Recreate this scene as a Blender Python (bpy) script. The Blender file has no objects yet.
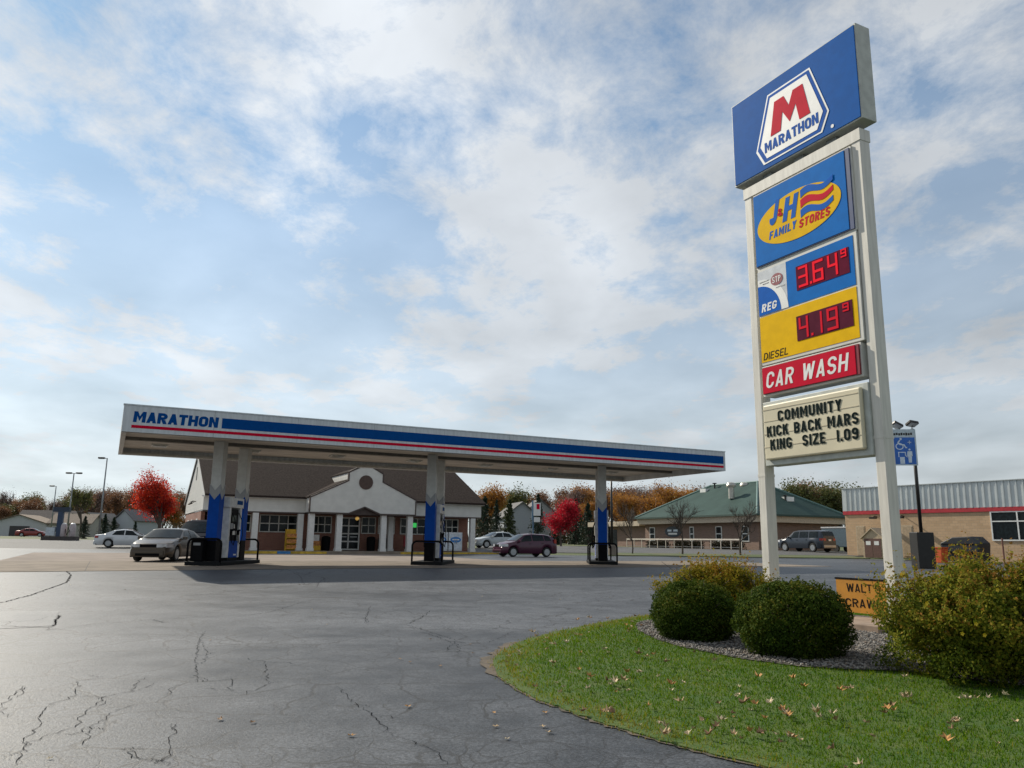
import bpy, bmesh, math, random
import numpy as np
from mathutils import Vector, Matrix
random.seed(7); RNG = np.random.default_rng(7)
sc = bpy.context.scene
COL = sc.collection
R = math.radians
# ------------------------------------------------------------------ camera
EYE = 1.5; FPX = 790.0; ROLL = R(.74); PITCH = math.atan(158/790)
cam_d = bpy.data.cameras.new('camera'); cam = bpy.data.objects.new('camera', cam_d); COL.objects.link(cam)
cam_d.sensor_width = 36; cam_d.lens = FPX/1024*36; cam_d.clip_end = 5000; cam_d.clip_start = .1
fwd = Vector((0, math.cos(PITCH), math.sin(PITCH))); up0 = Vector((0, -math.sin(PITCH), math.cos(PITCH)))
right = Vector((1, 0, 0))*math.cos(ROLL) + up0*math.sin(ROLL)
up = -Vector((1, 0, 0))*math.sin(ROLL) + up0*math.cos(ROLL)
M = Matrix((right, up, -fwd)).transposed().to_4x4(); M.translation = (0, 0, EYE)
cam.matrix_world = M; sc.camera = cam
# ------------------------------------------------------------------ world, sun, exposure
SUN_EL, SUN_AZ = 35.0, -46.0            # azimuth clockwise from +Y (degrees)
w = bpy.data.worlds.new('World'); sc.world = w; w.use_nodes = True
nt = w.node_tree; nt.nodes.clear()
def nd(t, **k):
    n = nt.nodes.new(t)
    for a, b in k.items(): setattr(n, a, b)
    return n
def lk(a, b): nt.links.new(a, b)
out = nd('ShaderNodeOutputWorld'); bg = nd('ShaderNodeBackground'); bg.inputs['Strength'].default_value = .105
sky = nd('ShaderNodeTexSky', sky_type='NISHITA'); sky.sun_disc = False
sky.sun_elevation = R(SUN_EL); sky.sun_rotation = R(SUN_AZ); sky.air_density = 1.0; sky.dust_density = .15; sky.ozone_density = .2
tc = nd('ShaderNodeTexCoord'); sep = nd('ShaderNodeSeparateXYZ'); lk(tc.outputs['Generated'], sep.inputs[0])
zc = nd('ShaderNodeMath', operation='MAXIMUM'); lk(sep.outputs['Z'], zc.inputs[0]); zc.inputs[1].default_value = 0
zz = nd('ShaderNodeMath', operation='ADD'); lk(zc.outputs[0], zz.inputs[0]); zz.inputs[1].default_value = .17
dx = nd('ShaderNodeMath', operation='DIVIDE'); lk(sep.outputs['X'], dx.inputs[0]); lk(zz.outputs[0], dx.inputs[1])
dy = nd('ShaderNodeMath', operation='DIVIDE'); lk(sep.outputs['Y'], dy.inputs[0]); lk(zz.outputs[0], dy.inputs[1])
cmb = nd('ShaderNodeCombineXYZ'); lk(dx.outputs[0], cmb.inputs[0]); lk(dy.outputs[0], cmb.inputs[1])
mp = nd('ShaderNodeMapping'); lk(cmb.outputs[0], mp.inputs[0]); mp.inputs['Rotation'].default_value[2] = R(35); mp.inputs['Scale'].default_value = (1, .8, 1)
mp.inputs['Location'].default_value = (3.1, 1.7, 0)
n1 = nd('ShaderNodeTexNoise'); n1.inputs['Scale'].default_value = 1.45; n1.inputs['Detail'].default_value = 9; n1.inputs['Roughness'].default_value = .58; n1.inputs['Distortion'].default_value = .25
n2 = nd('ShaderNodeTexNoise'); n2.inputs['Scale'].default_value = 5.0; n2.inputs['Detail'].default_value = 8; n2.inputs['Roughness'].default_value = .68; n2.inputs['Distortion'].default_value = .2
lk(mp.outputs[0], n1.inputs['Vector']); lk(mp.outputs[0], n2.inputs['Vector'])
mx = nd('ShaderNodeMix', data_type='FLOAT'); mx.inputs['Factor'].default_value = .46
lk(n1.outputs['Fac'], mx.inputs['A']); lk(n2.outputs['Fac'], mx.inputs['B'])
cr = nd('ShaderNodeValToRGB'); cr.color_ramp.elements[0].position = .365; cr.color_ramp.elements[0].color = (.0,)*3+(1,)
cr.color_ramp.elements[1].position = .545; cr.color_ramp.elements[1].color = (1, 1, 1, 1)
lk(mx.outputs['Result'], cr.inputs[0])
# towards the horizon the layer is seen edge-on and closes up
hz = nd('ShaderNodeMapRange'); lk(zc.outputs[0], hz.inputs['Value']); hz.inputs['From Min'].default_value = .08; hz.inputs['From Max'].default_value = .64; hz.inputs['To Min'].default_value = .97; hz.inputs['To Max'].default_value = 0
cf = nd('ShaderNodeMath', operation='MAXIMUM'); lk(cr.outputs['Color'], cf.inputs[0]); lk(hz.outputs['Result'], cf.inputs[1])
cm = nd('ShaderNodeMath', operation='MULTIPLY'); lk(cf.outputs[0], cm.inputs[0]); cm.inputs[1].default_value = .92
# cloud brightness: soft lumps, and forward scattering towards the sun
n3 = nd('ShaderNodeTexNoise'); n3.inputs['Scale'].default_value = 2.3; n3.inputs['Detail'].default_value = 6; n3.inputs['Distortion'].default_value = .2; lk(mp.outputs[0], n3.inputs['Vector'])
cb = nd('ShaderNodeMapRange'); lk(n3.outputs['Fac'], cb.inputs['Value']); cb.inputs['From Min'].default_value = .32; cb.inputs['From Max'].default_value = .7; cb.inputs['To Min'].default_value = 5.2; cb.inputs['To Max'].default_value = 7.3
SUNV = Vector((math.sin(R(SUN_AZ))*math.cos(R(SUN_EL)), math.cos(R(SUN_AZ))*math.cos(R(SUN_EL)), math.sin(R(SUN_EL))))
dp = nd('ShaderNodeVectorMath', operation='DOT_PRODUCT'); lk(tc.outputs['Generated'], dp.inputs[0]); dp.inputs[1].default_value = SUNV
fs = nd('ShaderNodeMapRange'); fs.interpolation_type = 'SMOOTHSTEP'; lk(dp.outputs['Value'], fs.inputs['Value']); fs.inputs['From Min'].default_value = .35; fs.inputs['From Max'].default_value = 1; fs.inputs['To Min'].default_value = .92; fs.inputs['To Max'].default_value = 1.3
cbm = nd('ShaderNodeMath', operation='MULTIPLY'); lk(cb.outputs['Result'], cbm.inputs[0]); lk(fs.outputs['Result'], cbm.inputs[1])
cc = nd('ShaderNodeVectorMath', operation='SCALE'); cc.inputs[0].default_value = (.96, 1.0, 1.04); lk(cbm.outputs[0], cc.inputs['Scale'])
mix = nd('ShaderNodeMix', data_type='RGBA'); lk(cm.outputs[0], mix.inputs['Factor']); tint = nd('ShaderNodeVectorMath', operation='MULTIPLY'); lk(sky.outputs[0], tint.inputs[0]); tint.inputs[1].default_value = (.60, .98, 1.14); lk(tint.outputs[0], mix.inputs['A']); lk(cc.outputs[0], mix.inputs['B'])
lk(mix.outputs['Result'], bg.inputs['Color']); lk(bg.outputs[0], out.inputs['Surface'])
sd = bpy.data.lights.new('sun', 'SUN'); sd.energy = 5.0; sd.angle = R(.8); sd.color = (1, .92, .78)
sun = bpy.data.objects.new('sun', sd); COL.objects.link(sun); sun.rotation_euler = SUNV.to_track_quat('Z', 'Y').to_euler()
vs = sc.view_settings; vs.view_transform = 'Standard'; vs.look = 'None'; vs.exposure = 0.0; vs.gamma = 1; vs.use_curve_mapping = False

# ------------------------------------------------------------------ pixel helpers and terrain
def ray(u, v):
    a, b = u-512, 384-v
    a2 = a*math.cos(ROLL)-b*math.sin(ROLL); b2 = a*math.sin(ROLL)+b*math.cos(ROLL)
    return np.array([a2, FPX*math.cos(PITCH)-b2*math.sin(PITCH), FPX*math.sin(PITCH)+b2*math.cos(PITCH)])
GY = [-60, 0, 8, 30, 60, 66, 72, 80, 110, 150, 2500]; GZ = [0, 0, .14, .46, .52, .7, .95, 1.02, 1.2, 1.4, 1.45]
def gz(y): return float(np.interp(y, GY, GZ))
def ground(u, v):
    d = ray(u, v); d = d/d[1]; lo = None
    ys = np.geomspace(1, 1500, 3000); h = EYE+d[2]*ys-np.interp(ys, GY, GZ)
    i = int(np.argmax(h < 0)); y = ys[i]
    return Vector((d[0]*y, y, gz(y)))
def aty(u, v, y):
    d = ray(u, v); t = y/d[1]; return Vector((d[0]*t, y, EYE+d[2]*t))
def gpx(u, y): p = aty(u, 540, y); return Vector((p.x, y, gz(y)))   # ground point in the column u at distance y
GA = 26.6
AX = Vector((math.cos(R(GA)), math.sin(R(GA)), 0)); PE = Vector((-AX.y, AX.x, 0))

# ------------------------------------------------------------------ materials
MATS = {}
def mat(name, col, rough=.6, metal=0, var=.12, scale=6, bump=0, bscale=40, spec=.5, col2=None, emit=0, coat=0, detail=4, wave=None, stretch=None):
    if name in MATS: return MATS[name]
    m = bpy.data.materials.new(name); m.use_nodes = True; t = m.node_tree; b = t.nodes['Principled BSDF']
    b.inputs['Roughness'].default_value = rough; b.inputs['Metallic'].default_value = metal
    b.inputs['Specular IOR Level'].default_value = spec; b.inputs['Coat Weight'].default_value = coat; b.inputs['Coat Roughness'].default_value = .05
    c = t.nodes.new('ShaderNodeTexCoord'); src = c.outputs['Object']
    if stretch:
        mpn = t.nodes.new('ShaderNodeMapping'); mpn.inputs['Scale'].default_value = stretch; t.links.new(src, mpn.inputs[0]); src = mpn.outputs[0]
    n = t.nodes.new('ShaderNodeTexNoise'); n.inputs['Scale'].default_value = scale; n.inputs['Detail'].default_value = detail
    t.links.new(src, n.inputs['Vector'])
    r = t.nodes.new('ShaderNodeValToRGB'); a = np.array(col[:3]); c2 = np.array(col2[:3]) if col2 else np.clip(a*(1+var), 0, 1)
    c1 = a if col2 else a*(1-var)
    r.color_ramp.elements[0].position = .36; r.color_ramp.elements[0].color = (*c1, 1)
    r.color_ramp.elements[1].position = .64; r.color_ramp.elements[1].color = (*c2, 1)
    t.links.new(n.outputs['Fac'], r.inputs[0]); t.links.new(r.outputs[0], b.inputs['Base Color'])
    if emit:
        t.links.new(r.outputs[0], b.inputs['Emission Color']); b.inputs['Emission Strength'].default_value = emit
    if bump or wave:
        bp = t.nodes.new('ShaderNodeBump'); bp.inputs['Distance'].default_value = .02; bp.inputs['Strength'].default_value = bump or .6
        if wave:
            wv = t.nodes.new('ShaderNodeTexWave'); wv.wave_profile = 'SAW'; wv.bands_direction = wave[0]; wv.inputs['Scale'].default_value = wave[1]
            t.links.new(c.outputs['Object'], wv.inputs['Vector']); t.links.new(wv.outputs['Fac'], bp.inputs['Height'])
        else:
            n2_ = t.nodes.new('ShaderNodeTexNoise'); n2_.inputs['Scale'].default_value = bscale; n2_.inputs['Detail'].default_value = 5
            t.links.new(src, n2_.inputs['Vector']); t.links.new(n2_.outputs['Fac'], bp.inputs['Height'])
        t.links.new(bp.outputs[0], b.inputs['Normal'])
    MATS[name] = m; return m
def leafmat(name, cols, trans=.35, rough=.55, spec=.25):
    if name in MATS: return MATS[name]
    m = bpy.data.materials.new(name); m.use_nodes = True; t = m.node_tree; b = t.nodes['Principled BSDF']; o = t.nodes['Material Output']
    at = t.nodes.new('ShaderNodeAttribute'); at.attribute_name = 'rnd'
    r = t.nodes.new('ShaderNodeValToRGB'); el = r.color_ramp.elements
    while len(el) < len(cols): el.new(.5)
    for i, c in enumerate(cols): el[i].position = i/(len(cols)-1); el[i].color = (*c, 1)
    t.links.new(at.outputs['Fac'], r.inputs[0]); t.links.new(r.outputs[0], b.inputs['Base Color'])
    b.inputs['Roughness'].default_value = rough; b.inputs['Specular IOR Level'].default_value = spec
    tr = t.nodes.new('ShaderNodeBsdfTranslucent'); t.links.new(r.outputs[0], tr.inputs[0])
    ms = t.nodes.new('ShaderNodeMixShader'); ms.inputs[0].default_value = trans
    t.links.new(b.outputs[0], ms.inputs[1]); t.links.new(tr.outputs[0], ms.inputs[2]); t.links.new(ms.outputs[0], o.inputs['Surface'])
    MATS[name] = m; return m
def brickmat(name, c1, c2, mortar, bw=.22, bh=.075):
    if name in MATS: return MATS[name]
    m = bpy.data.materials.new(name); m.use_nodes = True; t = m.node_tree; b = t.nodes['Principled BSDF']; b.inputs['Roughness'].default_value = .85
    c = t.nodes.new('ShaderNodeTexCoord'); s = t.nodes.new('ShaderNodeSeparateXYZ'); t.links.new(c.outputs['Object'], s.inputs[0])
    ad = t.nodes.new('ShaderNodeMath'); t.links.new(s.outputs[0], ad.inputs[0]); t.links.new(s.outputs[1], ad.inputs[1])
    cb_ = t.nodes.new('ShaderNodeCombineXYZ'); t.links.new(ad.outputs[0], cb_.inputs[0]); t.links.new(s.outputs[2], cb_.inputs[1])
    br = t.nodes.new('ShaderNodeTexBrick'); t.links.new(cb_.outputs[0], br.inputs['Vector'])
    br.inputs['Color1'].default_value = (*c1, 1); br.inputs['Color2'].default_value = (*c2, 1); br.inputs['Mortar'].default_value = (*mortar, 1)
    br.inputs['Scale'].default_value = 1; br.inputs['Brick Width'].default_value = bw; br.inputs['Row Height'].default_value = bh; br.inputs['Mortar Size'].default_value = .008
    t.links.new(br.outputs['Color'], b.inputs['Base Color'])
    bp = t.nodes.new('ShaderNodeBump'); bp.inputs['Distance'].default_value = .01; bp.invert = True
    t.links.new(br.outputs['Fac'], bp.inputs['Height']); t.links.new(bp.outputs[0], b.inputs['Normal'])
    MATS[name] = m; return m

# ------------------------------------------------------------------ mesh helpers
class MB:
    def __init__(s): s.v = []; s.f = []
    def add(s, vs_, fs_):
        o = len(s.v); s.v += [tuple(p) for p in vs_]; s.f += [tuple(i+o for i in f) for f in fs_]; return s
    def box(s, x0, x1, y0, y1, z0, z1):
        vs_ = [(x0, y0, z0), (x1, y0, z0), (x1, y1, z0), (x0, y1, z0), (x0, y0, z1), (x1, y0, z1), (x1, y1, z1), (x0, y1, z1)]
        return s.add(vs_, [(0, 3, 2, 1), (4, 5, 6, 7), (0, 1, 5, 4), (1, 2, 6, 5), (2, 3, 7, 6), (3, 0, 4, 7)])
    def prism_xz(s, poly, y0, y1):          # outline in x,z (counter-clockwise seen from -y), extruded along y
        n = len(poly); vs_ = [(x, y0, z) for x, z in poly]+[(x, y1, z) for x, z in poly]
        return s.add(vs_, [tuple(range(n)), tuple(range(2*n-1, n-1, -1))]+[(i, i+n, (i+1) % n+n, (i+1) % n) for i in range(n)])
    def prism_yz(s, poly, x0, x1):
        n = len(poly); vs_ = [(x0, y, z) for y, z in poly]+[(x1, y, z) for y, z in poly]
        return s.add(vs_, [tuple(range(n-1, -1, -1)), tuple(range(n, 2*n))]+[(i, (i+1) % n, (i+1) % n+n, i+n) for i in range(n)])
    def prism_xy(s, poly, z0, z1):
        n = len(poly); vs_ = [(x, y, z0) for x, y in poly]+[(x, y, z1) for x, y in poly]
        return s.add(vs_, [tuple(range(n-1, -1, -1)), tuple(range(n, 2*n))]+[(i, (i+1) % n, (i+1) % n+n, i+n) for i in range(n)])
    def tube(s, pts, rad, sides=8, cap=True):
        pts = [Vector(p) for p in pts]; rad = rad if hasattr(rad, '__len__') else [rad]*len(pts); rings = []
        for i, p in enumerate(pts):
            d = (pts[min(i+1, len(pts)-1)]-pts[max(i-1, 0)]).normalized()
            a = d.orthogonal().normalized() if i == 0 else (pa-d*pa.dot(d)).normalized()
            pa = a; b = d.cross(a)
            rings.append([p+(a*math.cos(2*math.pi*k/sides)+b*math.sin(2*math.pi*k/sides))*rad[i] for k in range(sides)])
        o = []; fs_ = []
        for r_ in rings: o += r_
        for i in range(len(rings)-1):
            for k in range(sides):
                fs_.append((i*sides+k, i*sides+(k+1) % sides, (i+1)*sides+(k+1) % sides, (i+1)*sides+k))
        if cap: fs_ += [tuple(range(sides-1, -1, -1)), tuple((len(rings)-1)*sides+k for k in range(sides))]
        return s.add(o, fs_)
    def lathe(s, prof, c=(0, 0, 0), axis='z', n=20):       # prof: (radius, height)
        o = []; fs_ = []
        for r_, h in prof:
            for k in range(n):
                a = 2*math.pi*k/n; x, y = r_*math.cos(a), r_*math.sin(a)
                p = (x, y, h) if axis == 'z' else (x, h, y) if axis == 'y' else (h, x, y)
                o.append((p[0]+c[0], p[1]+c[1], p[2]+c[2]))
        for i in range(len(prof)-1):
            for k in range(n): fs_.append((i*n+k, i*n+(k+1) % n, (i+1)*n+(k+1) % n, (i+1)*n+k))
        fs_ += [tuple(range(n-1, -1, -1)), tuple((len(prof)-1)*n+k for k in range(n))]
        return s.add(o, fs_)
    def mesh(s, name):
        m = bpy.data.meshes.new(name); m.from_pydata(s.v, [], s.f); m.update(); return m
    def build(s, name, m, parent=None, smooth=False, bevel=0, fix=True):
        me = s.mesh(name)
        if fix:
            bm = bmesh.new(); bm.from_mesh(me); bmesh.ops.recalc_face_normals(bm, faces=bm.faces); bm.to_mesh(me); bm.free()
        me.materials.append(m)
        if smooth:
            for p in me.polygons: p.use_smooth = True
            if smooth != 'all': me.set_sharp_from_angle(angle=R(38))
        o = link(name, me, parent)
        if bevel:
            b = o.modifiers.new('bevel', 'BEVEL'); b.width = bevel; b.segments = 2; b.limit_method = 'ANGLE'
        return o
def link(name, data, parent=None):
    o = bpy.data.objects.new(name, data); COL.objects.link(o)
    if parent: o.parent = parent
    return o
def tag(o, label, cat=None, group=None, kind=None):
    if label: o['label'] = label
    if cat: o['category'] = cat
    if group: o['group'] = group
    if kind: o['kind'] = kind
    return o
def thing(name, label, cat, loc=(0, 0, 0), rz=0, group=None):
    o = link(name, None); o.location = loc; o.rotation_euler = (0, 0, rz); o.empty_display_size = .1
    return tag(o, label, cat, group)
def copy_tree(o, parent=None):
    c = o.copy(); COL.objects.link(c); c.parent = parent
    for ch in list(o.children): copy_tree(ch, c)
    return c
def box(name, m, parent, *a, bevel=0): return MB().box(*a).build(name, m, parent, bevel=bevel)
def struct(o): o['kind'] = 'structure'; return o
def fast_mesh(name, V, F, rnd=None):       # numpy arrays, quads or triangles
    me = bpy.data.meshes.new(name); k = F.shape[1]
    me.vertices.add(len(V)); me.vertices.foreach_set('co', V.astype(np.float32).ravel())
    me.loops.add(F.size); me.loops.foreach_set('vertex_index', F.astype(np.int32).ravel())
    me.polygons.add(len(F)); me.polygons.foreach_set('loop_start', np.arange(0, F.size, k, dtype=np.int32))
    me.update(calc_edges=True)
    if rnd is not None:
        a = me.attributes.new('rnd', 'FLOAT', 'FACE'); a.data.foreach_set('value', rnd.astype(np.float32))
    return me
def leaf_quads(P, size, rng, out=None, outw=0, asp=.6):
    n = len(P); d = rng.normal(size=(n, 3))
    if out is not None: d = d+out*outw*1.6
    d /= np.linalg.norm(d, axis=1, keepdims=True)+1e-9
    a = rng.normal(size=(n, 3)); a -= d*(a*d).sum(1, keepdims=True); a /= np.linalg.norm(a, axis=1, keepdims=True)+1e-9
    b = np.cross(d, a); s = (size*rng.uniform(.6, 1.3, n))[:, None]
    V = np.stack([P-a*s, P+b*s*asp+d*s*.15, P+a*s, P-b*s*asp+d*s*.15], 1).reshape(-1, 3)
    return V, np.arange(4*n).reshape(-1, 4)
def stroke_mesh(mb, pl, th, f, y, dep):
    P = [Vector((a, b_)) for a, b_ in (f(*q) for q in pl)]; n = len(P); closed = (P[0]-P[-1]).length < 1e-6; L_ = []; Rr = []
    for i in range(n):
        d0 = (P[i]-P[i-1]) if i else ((P[0]-P[-2]) if closed else P[1]-P[0]); d1 = (P[i+1]-P[i]) if i < n-1 else ((P[1]-P[0]) if closed else P[-1]-P[-2])
        d0 = d0.normalized(); d1 = d1.normalized(); n0 = Vector((-d0.y, d0.x)); n1_ = Vector((-d1.y, d1.x)); m_ = (n0+n1_); m_ = m_.normalized() if m_.length > 1e-3 else n0
        k = min(1/max(m_.dot(n0), .25), 1.9); q = P[i]
        if not closed and i == 0: q = q-d1*th*.0
        L_.append(q+m_*th/2*k); Rr.append(q-m_*th/2*k)
    vs_ = [(p.x, y, p.y) for p in L_]+[(p.x, y, p.y) for p in Rr]+[(p.x, y-dep, p.y) for p in L_]+[(p.x, y-dep, p.y) for p in Rr]; fs_ = []
    for i in range(n-1):
        fs_ += [(2*n+i, 2*n+i+1, 3*n+i+1, 3*n+i), (i, i+1, 2*n+i+1, 2*n+i), (n+i+1, n+i, 3*n+i, 3*n+i+1)]
    if not closed: fs_ += [(0, 2*n, 3*n, n), (n-1, 2*n-1, 4*n-1, 3*n-1)]
    mb.add(vs_, fs_)
def heavy(c, w, h, s, t):           # list of convex polygons for a bold block letter
    q = lambda *p: list(p); rect_ = lambda a, b_, c_, d: [(a, c_), (b_, c_), (b_, d), (a, d)]
    if c == 'H': return [rect_(0, s, 0, h), rect_(w-s, w, 0, h), rect_(s, w-s, h/2-t/2, h/2+t/2)]
    if c == 'T': return [rect_(0, w, h-t, h), rect_(w/2-s/2, w/2+s/2, 0, h-t)]
    if c == 'N': return [rect_(0, s, 0, h), rect_(w-s, w, 0, h), q((s, h), (s, h-s*1.6), (w-s, 0), (w-s, s*1.6))[::-1]]
    if c == 'M': return [rect_(0, s, 0, h), rect_(w-s, w, 0, h), q((s, h), (s, h-s*1.3), (w/2, .12*h), (w/2, .12*h+s*1.5))[::-1], q((w-s, h), (w-s, h-s*1.3), (w/2, .12*h), (w/2, .12*h+s*1.5))]
    if c == 'A': return [q((0, 0), (s, 0), (w/2+s*.45, h), (w/2-s*.45, h)), q((w-s, 0), (w, 0), (w/2+s*.45, h), (w/2-s*.45, h)), rect_(w*.25, w*.75, h*.18, h*.18+t)]
    def band(cx, cz, ro, rh, a0, a1, n=10):
        P = []
        for i in range(n):
            A, B_ = R(a0+(a1-a0)*i/n), R(a0+(a1-a0)*(i+1)/n); f = lambda an, k: (cx+(ro-k*s)*math.cos(an), cz+(rh-k*t)*math.sin(an)); P.append([f(A, 0), f(B_, 0), f(B_, 1), f(A, 1)])
        return P
    e = .3*h; m_ = w/2; sides = [rect_(0, s, e, h-e)]; rs = h/4+t/4
    if c in 'O0': return band(m_, h-e, m_, e, 0, 180)+band(m_, e, m_, e, 180, 360)+sides+[rect_(w-s, w, e, h-e)]
    if c == 'C': return band(m_, h-e, m_, e, -8, 180)+band(m_, e, m_, e, 180, 368)+sides
    if c == 'G': return band(m_, h-e, m_, e, -5, 180)+band(m_, e, m_, e, 180, 360)+sides+[rect_(w-s, w, e, h*.52), rect_(m_, w-s, h*.52-t, h*.52)]
    if c == 'U': return [rect_(0, s, e, h), rect_(w-s, w, e, h)]+band(m_, e, m_, e, 180, 360)
    if c == 'J': return [rect_(w-s, w, e, h)]+band(m_, e, m_, e, 180, 360)
    if c == 'S': return band(m_, h-rs, m_, rs, 5, 270, 14)+band(m_, rs, m_, rs, 90, -175, 14)
    if c == '9': return band(m_, h-e, m_, e, 0, 360, 18)+[rect_(w-s, w, e, h-e)]+band(m_, e, m_, e, 180, 360)
    if c == 'D': return [rect_(0, s, 0, h), rect_(s, w*.45, h-t, h), rect_(s, w*.45, 0, t)]+band(w*.45, h/2, w*.55, h/2, -90, 90, 14)
    if c in 'PRB':
        P = [rect_(0, s, 0, h), rect_(s, w*.5, h-t, h), rect_(s, w*.5, h-2*rs, h-2*rs+t)]+band(w*.5, h-rs, w*.5, rs, -90, 90)
        if c == 'R': P.append(q((w*.40, h-2*rs), (w-s*1.1, 0), (w, 0), (w*.40+s*1.1, h-2*rs)))
        if c == 'B': P += [rect_(s, w*.5, 0, t)]+band(w*.5, rs, w*.5, rs, -90, 90)
        return P
    if c in 'I1': return [rect_(0, w, 0, h)]
    if c == 'L': return [rect_(0, s, 0, h), rect_(s, w, 0, t)]
    if c in 'EF': return [rect_(0, s, 0, h), rect_(s, w, h-t, h), rect_(s, w*.88, h/2-t/2, h/2+t/2)]+([rect_(s, w, 0, t)] if c == 'E' else [])
    if c == 'K': return [rect_(0, s, 0, h), q((s, h*.34), (s, h*.34+s*1.5), (w-s*1.05, h), (w, h))[::-1], q((s*1.25, h*.60), (w-s*1.1, 0), (w, 0), (s*1.25+s*.75, h*.78))]
    if c == 'Y': return [rect_(m_-s/2, m_+s/2, 0, h*.45), q((0, h), (m_-s/2, h*.45), (m_+s/2, h*.45), (s*1.1, h)), q((w, h), (w-s*1.1, h), (m_-s/2, h*.45), (m_+s/2, h*.45))]
    if c == 'Z': return [rect_(0, w, h-t, h), rect_(0, w, 0, t), q((0, t), (s*1.15, t), (w, h-t), (w-s*1.15, h-t))]
    if c == 'W':
        a1, a2, k = w*.27, w*.73, s*.5
        return [q((0, h), (a1-k, 0), (a1+k, 0), (2*k, h)), q((m_-k, h*.92), (a1-k, 0), (a1+k, 0), (m_+k, h*.92)), q((m_-k, h*.92), (a2-k, 0), (a2+k, 0), (m_+k, h*.92)), q((w-2*k, h), (a2-k, 0), (a2+k, 0), (w, h))]
    if c == '.': return [rect_(0, w, 0, w*.95)]
    if c == "'": return [rect_(0, w, h*.72, h)]
    if c == '&': return band(m_*.95, h*.78, w*.32, h*.22, 0, 360, 14)+band(w*.42, h*.27, w*.42, h*.27, 0, 360, 14)+[q((w*.25, h*.62), (w*.72, 0), (w, 0), (w*.5, h*.62))]
    return []
def heavy_text(body, x0, x1, z0, z1, y, m, parent, stem=.3, gap=.13, shear=0, depth=.004, word=.6):
    wd_ = {'M': 1.22, 'W': 1.42, 'T': .92, 'J': .85, 'I': stem, '1': stem, '.': stem, "'": stem*.8, ' ': word, 'L': .85, 'E': .86, 'F': .84}; tot = sum(wd_.get(c, 1) for c in body)+gap*(len(body)-1); H = z1-z0; u = (x1-x0-shear*H)/tot; x = x0
    for c in body:
        w_ = wd_.get(c, 1)*u
        if c != ' ':
            mb = MB()
            for k, pl in enumerate(heavy(c, w_, H, stem*u, stem*u*.85)): mb.prism_xz([(x+a+shear*b_, z0+b_) for a, b_ in pl], y-depth-.0003*(k % 9), y)
            mb.build('letter', m, parent)
        x += w_+gap*u
def text(body, x0, x1, z0, z1, y, m, parent, bold=.2, shear=0, depth=.003, gap=.34, name='letter'):
    heavy_text(body, x0, x1, z0, z1, y, m, parent, stem=max(.2, bold*1.45), gap=.24, shear=shear, depth=depth)

# shared materials
BLUE = mat('sign_blue', (.002, .09, .40), .6, spec=.05, var=.06); RED = mat('sign_red', (.56, .004, .03), .6, spec=.05, var=.05); WHITE = mat('white_paint', (.72, .72, .69), .45, var=.06, scale=3)
FASCIA = mat('canopy_white', (.57, .59, .59), .6, spec=.2, var=.09, scale=2, stretch=(4, 1, .5), detail=7); SOFFIT = mat('canopy_soffit', (.50, .47, .42), .5, var=.18, scale=2.5, stretch=(.3, 1, 1))
BLACK = mat('black_plastic', (.005, .005, .006), .6, var=.2, spec=.08); RUBBER = mat('tyre_rubber', (.018, .018, .018), .8); GLASS = mat('dark_glass', (.008, .013, .015), .16, var=.4, spec=.2)
CHROME = mat('bright_alloy', (.34, .35, .36), .35, metal=.8, var=.08); DKSTEEL = mat('dark_bronze_steel', (.02, .018, .016), .4, metal=.3); GALV = mat('grey_steel', (.25, .26, .26), .45, metal=.5)
YEL = mat('yellow_paint', (.62, .36, .012), .5, var=.1); GREYP = mat('grey_band_paint', (.30, .31, .32), .4, var=.05)
LAMPGLASS = mat('headlamp_lens', (.55, .57, .6), .12, var=.15, spec=.8); TAIL = mat('tail_lamp', (.30, .01, .012), .2, spec=.8)
CONC = mat('concrete', (.21, .175, .14), .9, spec=.2, var=.16, scale=1.2, bump=.25, bscale=60, detail=8)
BARK = mat('bark', (.075, .058, .045), .9, var=.3, scale=14, bump=.5)
# ================================================================== SETTING
def sheet(name, poly, m, off, parent=None, xcuts=(), thick=0):
    bm = bmesh.new(); f = bm.faces.new([bm.verts.new((x, y, 0)) for x, y in poly])
    for yb in GY[1:-1]: bmesh.ops.bisect_plane(bm, geom=bm.verts[:]+bm.edges[:]+bm.faces[:], plane_co=(0, yb, 0), plane_no=(0, 1, 0))
    for v in bm.verts: v.co.z = gz(v.co.y)+off
    if thick:
        r_ = bmesh.ops.extrude_face_region(bm, geom=bm.faces[:])
        for v in r_['geom']:
            if isinstance(v, bmesh.types.BMVert): v.co.z -= thick
    bmesh.ops.triangulate(bm, faces=bm.faces[:]); bmesh.ops.recalc_face_normals(bm, faces=bm.faces[:])
    me = bpy.data.meshes.new(name); bm.to_mesh(me); bm.free(); me.materials.append(m)
    if not thick and me.polygons[0].normal.z < 0: me.flip_normals()
    return link(name, me, parent)
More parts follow.
